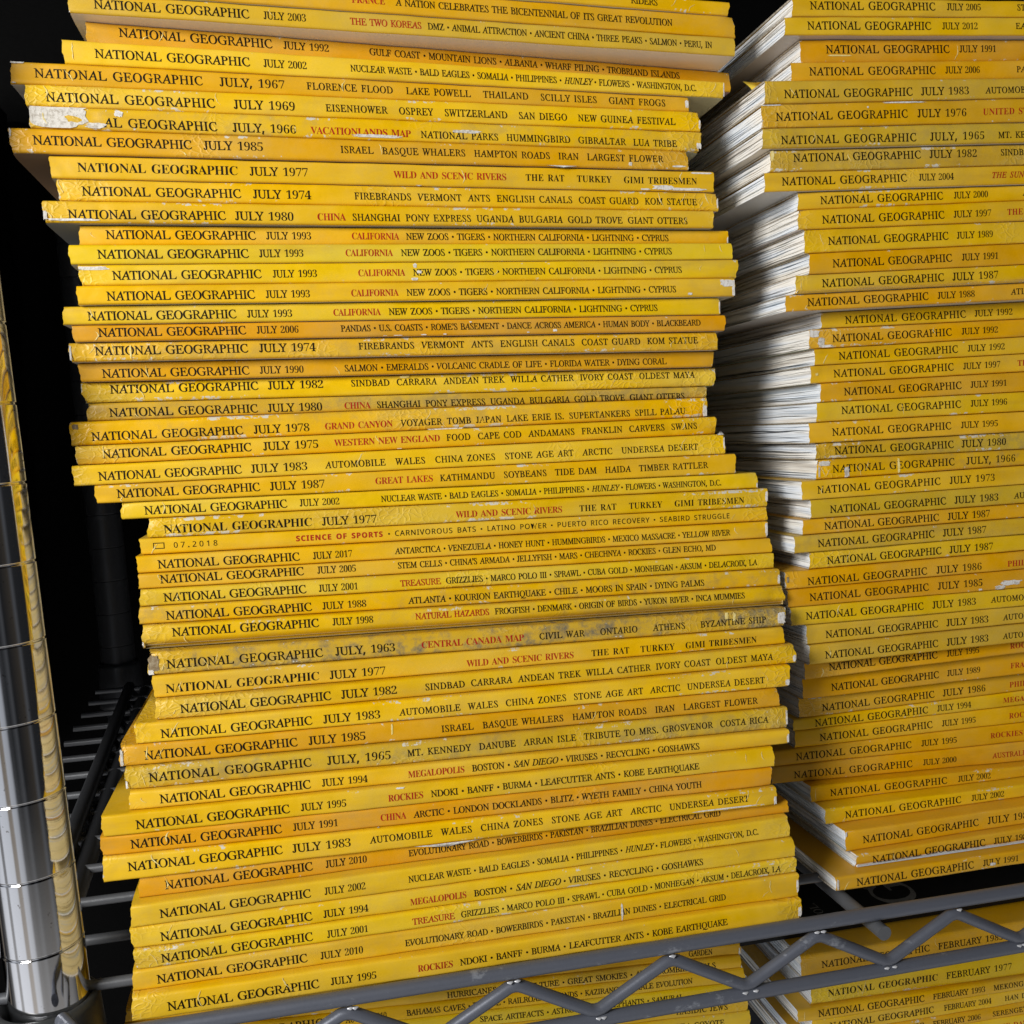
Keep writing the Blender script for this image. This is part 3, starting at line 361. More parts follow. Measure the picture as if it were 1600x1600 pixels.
  'G': (244,(165,244,145,245,108,241,77,230,52,211,33,186,22,155,18,120,22,84,32,53,49,28,72,10,101,-2,135,-5,181,-2,222,8,222,129,135,129,135,98,187,98,187,30,169,26,142,25,114,28,91,37,75,51,63,70,56,93,54,120,60,159,78,189,106,208,143,215,176,211,206,200,219,230,201,237)),
  'H': (249,(65,242,31,242,31,-2,65,-2,65,110,184,110,184,-2,218,-2,218,242,184,242,184,140,65,140)),
  'I': (114,(102,242,11,242,11,221,40,214,40,25,11,19,11,-2,102,-2,102,19,74,25,74,214,102,221)),
  'J': (92,(63,242,29,242,28,-12,24,-21,19,-28,13,-32,-2,-35,-28,-31,-28,-61,-22,-63,-1,-66,25,-62,45,-49,59,-27,63,4)),
  'K': (208,(65,242,31,242,31,-2,65,-2,65,92,87,112,171,-2,212,-2,112,135,209,242,168,242,65,127)),
  'L': (176,(65,242,31,242,31,-2,170,-2,170,29,65,29)),
  'M': (305,(31,242,31,-2,62,-2,61,198,137,-2,240,-2,240,165,242,198,274,-2,274,242,226,242,151,45,152,45,79,242),(242,208,244,208,165,-2)),
  'N': (255,(31,242,31,-2,62,-2,62,152,61,186,186,-2,225,-2,225,242,192,242,192,104,195,43,197,43,69,242)),
  'O': (262,(165,242,132,245,97,242,68,230,46,211,31,186,22,156,18,121,22,85,31,55,46,29,68,10,97,-1,131,-5,165,-1,193,10,215,29,231,54,241,85,244,120,241,155,231,186,215,211,193,230),(97,209,132,215,166,209,189,190,203,160,208,120,203,80,189,50,166,31,131,25,97,31,73,50,59,80,54,120,59,160,73,190)),
  'P': (203,(31,242,31,-2,65,-2,65,91,90,91,123,94,148,102,167,115,179,131,186,150,188,169,183,200,166,223,137,237,96,242),(65,212,93,212,120,209,139,201,149,187,153,168,149,146,137,132,116,124,87,121,65,121)),
  'Q': (262,(165,242,132,245,97,242,68,230,46,211,31,186,22,156,18,121,22,85,31,55,46,29,68,10,97,-1,139,-5,185,-59,234,-59,175,2,204,18,226,44,239,79,244,120,241,155,231,186,215,211,193,230),(97,209,132,215,166,209,189,190,203,160,208,120,203,80,189,50,166,31,131,25,97,31,73,50,59,80,54,120,59,160,73,190)),
  'R': (209,(31,242,31,-2,65,-2,65,97,109,97,167,-2,207,-2,141,107,162,118,172,127,181,139,186,154,188,172,183,202,166,224,138,237,99,242),(65,212,97,212,122,209,139,202,149,190,153,170,150,151,140,138,123,129,99,127,65,127)),
  'S': (184,(97,245,75,243,56,238,40,228,28,216,21,200,18,182,22,156,34,137,54,121,115,94,125,88,132,80,135,72,136,62,133,46,123,35,107,27,84,25,66,26,48,29,15,40,15,7,45,-2,83,-5,119,-1,147,13,165,35,171,64,169,82,163,96,153,108,140,118,123,127,73,149,64,155,57,163,54,171,53,182,55,195,63,205,77,212,96,215,126,211,155,201,165,231,133,241)),
  'T': (187,(185,242,1,242,1,211,76,211,76,-2,110,-2,110,211,185,211)),
  'U': (245,(62,242,28,242,28,85,34,49,52,20,82,1,122,-5,151,-2,175,6,194,21,207,39,214,61,217,85,217,242,183,242,183,85,179,61,169,42,151,29,123,25,96,29,78,40,66,59,62,84)),
  'V': (201,(33,242,-3,242,84,-2,117,-2,204,242,168,242,109,73,101,43,92,72)),
  'W': (312,(37,242,1,242,66,-2,100,-2,153,185),(172,242,138,242,91,81,84,50,75,94),(311,242,275,242,234,79,228,49,216,95),(155,194,212,-2,246,-2)),
  'X': (197,(41,242,3,242,79,125,-2,-2,34,-2,98,100,160,-2,199,-2,118,126,193,242,157,242,99,150)),
  'Y': (190,(34,242,-3,242,78,91,78,-2,112,-2,112,93,193,242,156,242,95,126)),
  'Z': (192,(178,242,15,242,15,211,135,211,11,23,11,-2,181,-2,181,29,53,29,178,216)),
  '0': (192,(131,235,96,243,70,240,50,229,35,211,24,187,18,156,16,120,21,68,36,29,60,5,96,-3,122,0,142,11,157,29,168,54,174,84,176,120,171,172,156,211),(72,212,96,218,119,212,134,194,143,163,146,120,143,77,134,46,119,28,96,22,72,28,57,46,49,77,46,120,49,163,57,194)),
  '1': (192,(119,240,95,240,30,189,45,170,92,209,90,0,119,0)),
  '2': (192,(122,239,92,243,71,241,51,235,34,226,19,215,35,195,62,212,76,216,92,218,109,215,123,208,132,195,135,178,133,162,128,148,120,134,109,120,16,25,16,0,175,0,175,27,53,27,121,95,148,128,157,144,163,161,165,179,160,206,145,226)),
  '3': (192,(124,239,91,243,68,241,48,236,31,228,16,218,31,198,58,213,74,217,92,218,110,216,124,209,132,197,135,182,132,163,120,149,101,139,75,136,52,136,52,111,75,111,103,109,124,101,138,88,142,69,138,49,128,34,109,25,81,21,65,23,31,31,15,37,15,10,30,3,46,-1,81,-3,110,-1,133,6,151,17,163,31,171,48,173,68,169,90,159,107,141,119,116,125,116,126,136,133,152,145,162,162,166,184,161,207,147,226)),
  '4': (192,(120,241,7,80,7,54,122,54,122,0,150,0,150,54,185,54,185,81,150,81,150,241),(122,210,124,210,122,81,36,81,112,189)),
  '5': (192,(36,240,27,127,42,117,83,122,110,119,128,110,139,94,143,74,139,50,126,34,108,25,84,22,51,26,35,31,21,38,21,10,34,4,49,0,83,-3,121,2,149,18,167,43,173,77,167,106,151,129,126,142,92,147,55,143,61,213,156,213,156,240)),
  '6': (192,(128,243,97,240,73,231,54,217,39,199,29,177,23,153,20,128,18,102,21,70,29,43,42,22,59,8,78,-1,100,-3,131,2,156,18,171,44,176,77,172,108,157,131,135,145,107,150,87,148,72,142,59,133,50,122,48,122,53,159,58,176,66,190,77,202,90,211,108,217,129,219,144,218,158,215,158,240),(101,127,121,124,135,113,144,98,147,77,144,52,134,35,119,25,100,21,84,24,71,31,61,41,54,54,50,69,48,83,50,94,55,104,63,113,73,120,86,125)),
  '7': (192,(176,240,15,240,15,213,144,213,46,0,78,0,176,217)),
  '8': (192,(124,239,96,243,76,241,59,236,45,228,34,217,27,203,24,186,27,166,36,150,50,136,66,125,42,110,31,101,23,90,18,76,16,61,22,34,37,14,63,1,97,-3,129,1,154,14,170,35,175,62,173,77,168,90,160,101,149,111,122,127,145,142,154,150,161,161,166,172,168,186,163,210,147,228),(95,219,113,217,127,210,135,200,138,185,135,168,126,156,113,146,97,138,75,150,66,156,59,164,55,173,53,185,56,200,65,210,79,217),(71,103,91,113,117,102,133,91,143,78,146,62,143,45,133,32,118,23,96,20,74,23,58,32,48,45,45,61,48,78,57,92)),
  '9': (192,(115,240,93,243,72,241,53,233,38,222,26,206,19,186,17,162,22,132,36,109,58,94,86,90,105,92,121,98,134,107,143,118,145,118,140,80,135,64,127,50,116,38,103,29,85,23,64,21,48,22,34,25,34,0,64,-3,95,0,120,9,139,23,154,41,164,63,170,86,173,112,175,137,172,170,164,197,151,217,135,232),(74,215,93,218,109,216,122,209,132,198,139,185,143,171,145,157,143,146,138,136,130,127,120,119,107,114,92,113,72,116,57,126,49,142,46,163,49,187,59,204)),
 },
 'K': {
  'A': (232,(82,245,-6,-4,58,-4,75,53,157,53,174,-4,237,-4,150,245),(116,188,142,104,90,104)),
  'B': (226,(26,244,26,-4,120,-4,158,1,187,15,206,39,212,69,210,87,206,101,198,112,189,121,169,129,169,124,183,130,196,142,203,159,206,179,199,210,179,230,148,240,105,244),(85,194,126,193,137,189,144,182,146,172,144,162,139,155,128,150,85,149),(85,100,112,100,132,98,143,93,149,85,151,75,149,63,143,54,132,48,114,46,85,46)),
  'C': (214,(150,246,132,247,97,243,69,231,46,211,29,185,19,155,15,120,18,84,27,53,42,28,64,8,93,-3,127,-7,163,-4,197,6,197,57,160,46,132,43,107,48,89,62,79,86,76,119,80,152,91,177,108,192,132,197,157,192,188,180,207,229,169,242)),
  'D': (248,(26,244,26,-4,98,-4,155,4,197,28,224,67,233,122,229,159,217,189,198,213,173,230,141,240,106,244),(85,194,108,194,136,190,156,177,168,154,172,121,155,65,102,46,85,46)),
  'E': (188,(26,244,26,-4,172,-4,172,46,85,46,85,100,166,100,166,149,85,149,85,194,172,194,172,244)),
  'F': (184,(26,244,26,-4,84,-4,84,91,166,91,166,140,84,140,84,194,172,194,172,244)),
  'G': (243,(164,246,145,247,107,243,75,232,49,213,31,187,19,156,15,120,23,66,45,25,82,1,131,-7,178,-4,220,7,220,139,117,139,117,88,163,88,163,46,135,43,115,45,101,52,90,64,82,79,77,98,76,119,78,142,84,161,95,176,108,187,125,194,145,197,159,196,186,189,201,182,221,231,201,238)),
  'H': (257,(85,244,26,244,26,-4,85,-4,85,99,172,99,172,-4,231,-4,231,244,172,244,172,150,85,150)),
  'I': (131,(124,244,7,244,7,208,36,195,36,45,7,31,7,-4,124,-4,124,31,95,45,95,195,124,208)),
  'J': (111,(85,244,26,244,25,0,22,-10,18,-17,13,-21,-1,-24,-29,-19,-29,-70,-13,-73,5,-75,27,-72,47,-66,63,-54,75,-36,82,-13,85,15)),
  'K': (223,(85,244,26,244,26,-4,85,-4,85,84,101,95,163,-4,230,-4,144,133,231,244,164,244,85,143)),
  'L': (190,(85,244,26,244,26,-4,182,-4,182,46,85,46)),
  'M': (317,(26,244,26,-4,80,-4,79,154,129,-4,235,-4,235,114,237,184,243,184,181,-4),(71,184,77,184,79,154),(214,244,154,60,159,60)),
  'N': (273,(26,244,26,-4,80,-4,79,130,78,164,176,-4,247,-4,247,244,193,244,193,110,195,64,201,64,97,244)),
  'O': (267,(170,244,134,247,97,244,67,232,44,213,28,187,19,156,15,121,19,85,28,54,44,28,67,9,97,-3,134,-7,170,-3,200,9,223,28,239,54,249,85,252,120,249,156,239,187,223,212,200,232),(108,192,134,197,160,192,177,177,187,153,190,120,187,88,177,63,160,48,134,43,108,48,91,63,80,88,77,120,80,153,91,177)),
  'P': (211,(26,244,26,-4,85,-4,85,81,135,84,160,93,178,106,191,124,198,144,200,165,194,198,177,223,148,239,107,244),(85,194,104,194,131,186,140,163,138,148,129,139,116,133,85,131)),
  'Q': (267,(170,244,134,247,97,244,67,232,44,213,28,187,19,156,15,121,19,85,28,54,44,28,67,9,97,-3,135,-7,179,-61,255,-61,195,7,218,22,237,49,248,82,252,120,249,156,239,187,223,212,200,232),(108,192,134,197,160,192,177,177,187,153,190,120,187,88,177,63,160,48,134,43,108,48,91,63,80,88,77,120,80,153,91,177)),
  'R': (222,(26,244,26,-4,85,-4,85,88,106,88,163,-4,229,-4,157,103,176,115,185,125,193,137,198,152,200,168,194,201,175,225,144,239,100,244),(85,194,117,192,130,187,138,179,140,167,138,154,131,145,118,139,85,137)),
  'S': (185,(118,246,99,247,65,242,37,228,20,205,14,175,16,159,20,145,27,133,36,124,55,109,106,83,115,74,118,64,116,56,111,49,102,44,87,43,70,44,52,49,11,64,11,8,46,-4,83,-7,122,-2,151,12,170,36,176,66,174,85,168,100,159,113,147,124,132,133,82,160,74,167,72,177,74,185,78,191,86,195,98,197,124,193,156,182,176,229,136,243)),
  'T': (194,(192,244,3,244,3,193,68,193,68,-4,127,-4,127,193,192,193)),
  'U': (254,(83,244,25,244,25,85,31,48,51,18,83,-1,126,-7,157,-4,183,5,204,19,218,38,227,60,229,84,229,244,171,244,171,94,168,70,160,55,147,46,127,43,108,46,94,54,86,69,83,93)),
  'V': (218,(54,244,-6,244,78,-4,140,-4,224,244,164,244,118,98,109,64)),
  'W': (325,(53,244,-5,244,58,-4,122,-4,155,125,166,176,163,153,203,-4,267,-4,330,244,272,244,231,67),(189,244,135,244,100,106,91,67)),
  'X': (224,(63,244,-2,244,75,124,-7,-4,57,-4,110,83,164,-4,231,-4,148,121,226,244,161,244,113,161)),
  'Y': (210,(58,244,-7,244,76,91,76,-4,134,-4,134,92,216,244,152,244,105,150)),
  'Z': (194,(187,244,7,244,7,194,115,194,4,34,4,-4,190,-4,190,46,76,46,187,206)),
 },
}

FONT = {}
def load_font():
    # outlines in 1/500 em -> filled glyphs
    for st, table in GLYPHS.items():
        FONT[st] = {}
        for ch, rec in table.items():
            rings = [[Vector((p[i] / 500.0, p[i + 1] / 500.0, 0)) for i in range(0, len(p), 2)] for p in rec[1:]]
            flat = np.array([(q.x, q.y) for rg in rings for q in rg])
            tris = np.array(tessellate_polygon(rings), int).reshape(-1, 3)
            if st == 'R' and ch.isalpha(): flat = flat + np.array([0.065, 0.0])   # upright letters: even side bearings
            FONT[st][ch] = (flat, tris, rec[0] / 500.0)
    FONT['I'] = {ch: (np.stack([v[:, 0] + 0.30 * v[:, 1], v[:, 1]], 1), t, a) for ch, (v, t, a) in FONT['R'].items()}
    ang = np.linspace(0, 2 * math.pi, 9)[:-1]
    dot = np.stack([0.105 + 0.085 * np.cos(ang), 0.225 + 0.085 * np.sin(ang)], 1)
    for st in FONT:
        FONT[st]['•'] = (dot, np.array([[0, i, i + 1] for i in range(1, 7)]), 0.21)
load_font()
CAPH = {s: FONT[s]['H'][0][:, 1].max() for s in FONT}
def typeset(text, style, cap, x0, x1):
    """flat lettering in mm: list of (verts, tris) with x along the spine and y up from the base line"""
    runs = []; it = False
    for ch in text:
        if ch == '{': it = True
        elif ch == '}': it = False
        else: runs.append((ch, 'I' if it else style))
    def glyph(ch, st):
        for s in (st, 'S' if st == 'K' else 'R', 'R'):
            if ch in FONT[s]: return FONT[s][ch], cap / CAPH[s]
        return None, 0
    nat = 0; bars = 0; nch = 0
    for ch, st in runs:
        if ch == '|': bars += 1
        elif ch == ' ': nat += 0.29 * cap / CAPH[style]; nch += 1
        else:
            g, s = glyph(ch, st); nat += g[2] * s; nch += 1
    xs = 0.91 if '|' in text else 1.0; gap = 5.0; track = 0.03 * cap
    if x1 is not None:
        slack = (x1 - x0) - nat
        if bars:
            track = 0.03 * cap
            slack = (x1 - x0) / xs - nat
            gap = (slack - track * nch) / bars
            if gap < 2.2: gap = 2.2; track = (slack - gap * bars) / max(1, nch)
        else:
            track = slack / max(1, nch - 1)
        if track < -0.06 * cap:
            track = -0.06 * cap
            xs = (x1 - x0) / (nat + track * nch + gap * bars)
    out = []; x = x0
    for ch, st in runs:
        if ch == '|': x += gap * xs; continue
        if ch == ' ': x += (0.29 * cap / CAPH[style] + track) * xs; continue
        g, s = glyph(ch, st)
        v = g[0] * s; v = np.stack([v[:, 0] * xs + x, v[:, 1]], 1)
        out.append((v, g[1])); x += (g[2] * s + track) * xs
    return out, x

# ------------------------------------------------------------------ mesh helpers
class Mesh:
    def __init__(self):
        self.v = []; self.f3 = []; self.f4 = []; self.m3 = []; self.m4 = []; self.n = 0
        self.att = {}
    def add(self, v, quads=None, tris=None, mat=0, att=None):
        v = np.asarray(v, float).reshape(-1, 3)
        self.v.append(v)
        if quads is not None and len(quads):
            q = np.asarray(quads, int).reshape(-1, 4); self.f4.append(q + self.n)
            self.m4.append(np.full(len(q), mat) if np.isscalar(mat) else np.asarray(mat))
        if tris is not None and len(tris):
            t = np.asarray(tris, int).reshape(-1, 3); self.f3.append(t + self.n); self.m3.append(np.full(len(t), mat))
        for k in set(self.att) | set(att or {}):
            self.att.setdefault(k, [np.zeros(self.n)] if self.n else [])
            self.att[k].append(np.asarray(att[k], float) if att and k in att else np.zeros(len(v)))
        self.n += len(v)
    def build(self, name, mats, parent=None, smooth=False, loc=None):
        me = bpy.data.meshes.new(name)
        v = np.concatenate(self.v) * MM
        q = np.concatenate(self.f4) if self.f4 else np.zeros((0, 4), int)
        t = np.concatenate(self.f3) if self.f3 else np.zeros((0, 3), int)
        me.vertices.add(len(v)); me.vertices.foreach_set('co', v.ravel())
        idx = np.concatenate([q.ravel(), t.ravel()])
        me.loops.add(len(idx)); me.loops.foreach_set('vertex_index', idx.astype(np.int32))
        me.polygons.add(len(q) + len(t))
        st = np.concatenate([np.arange(len(q)) * 4, len(q) * 4 + np.arange(len(t)) * 3])
        me.polygons.foreach_set('loop_start', st.astype(np.int32))
        mi = np.concatenate(([np.concatenate(self.m4)] if self.m4 else []) + ([np.concatenate(self.m3)] if self.m3 else []))
        me.polygons.foreach_set('material_index', mi.astype(np.int32))
        me.polygons.foreach_set('use_smooth', np.full(len(mi), bool(smooth)))
        for mt in mats: me.materials.append(mt)
        for k, a in self.att.items():
            at = me.attributes.new(k, 'FLOAT', 'POINT'); at.data.foreach_set('value', np.concatenate(a).astype(np.float32))
        me.update(calc_edges=True); me.validate()
        o = bpy.data.objects.new(name, me); COL.objects.link(o)
        if parent is not None: o.parent = parent
        if loc is not None: o.location = Vector(loc) * MM
        return o
def grid_quads(nu, nv, off=0):
    a = np.arange(nu * nv).reshape(nu, nv) + off
    return np.stack([a[:-1, :-1], a[1:, :-1], a[1:, 1:], a[:-1, 1:]], -1).reshape(-1, 4)
def empty(name, loc, rz=0.0):
    o = bpy.data.objects.new(name, None); COL.objects.link(o)
    o.location = Vector(loc) * MM; o.rotation_euler = (0, 0, rz); o.empty_display_size = 0.02
    return o
def tag(o, label, cat, group=None, kind=None):
    if label: o['label'] = label
    if cat: o['category'] = cat
    if group: o['group'] = group
    if kind: o['kind'] = kind
    return o
def tube(mb, pts, r, seg=14, mat=0, cap=True):
    pts = [np.asarray(p, float) for p in pts]
    rings = []
    for i, p in enumerate(pts):
        d = (pts[min(i + 1, len(pts) - 1)] - pts[max(i - 1, 0)]); d /= np.linalg.norm(d)
        ref = np.array([0, 0, 1.0]) if abs(d[2]) < 0.9 else np.array([0, 1.0, 0])
        a = np.cross(ref, d); a /= np.linalg.norm(a); b = np.cross(d, a)
        th = np.linspace(0, 2 * math.pi, seg, endpoint=False)
        rr = r[i] if hasattr(r, '__len__') else r
        rings.append(p + rr * (np.cos(th)[:, None] * a + np.sin(th)[:, None] * b))
    v = np.concatenate(rings); q = []
    for i in range(len(pts) - 1):
        for k in range(seg):
            q.append((i * seg + k, i * seg + (k + 1) % seg, (i + 1) * seg + (k + 1) % seg, (i + 1) * seg + k))
    mb.add(v, q, mat=mat)
    if cap:
        for e, ring in ((0, rings[0]), (1, rings[-1])):
            c = ring.mean(0); vv = np.concatenate([[c], ring])
            mb.add(vv, tris=[(0, 1 + (k + (1 - e)) % seg, 1 + (k + e) % seg) for k in range(seg)], mat=mat)
def lathe(mb, prof, seg=48, mat=0, axis=(0, 0)):
    th = np.linspace(0, 2 * math.pi, seg, endpoint=False)
    v = np.concatenate([[[axis[0] + r * math.cos(t), axis[1] + r * math.sin(t), z] for t in th] for r, z in prof])
    q = [(i * seg + k, i * seg + (k + 1) % seg, (i + 1) * seg + (k + 1) % seg, (i + 1) * seg + k) for i in range(len(prof) - 1) for k in range(seg)]
    mb.add(v, q, mat=mat)

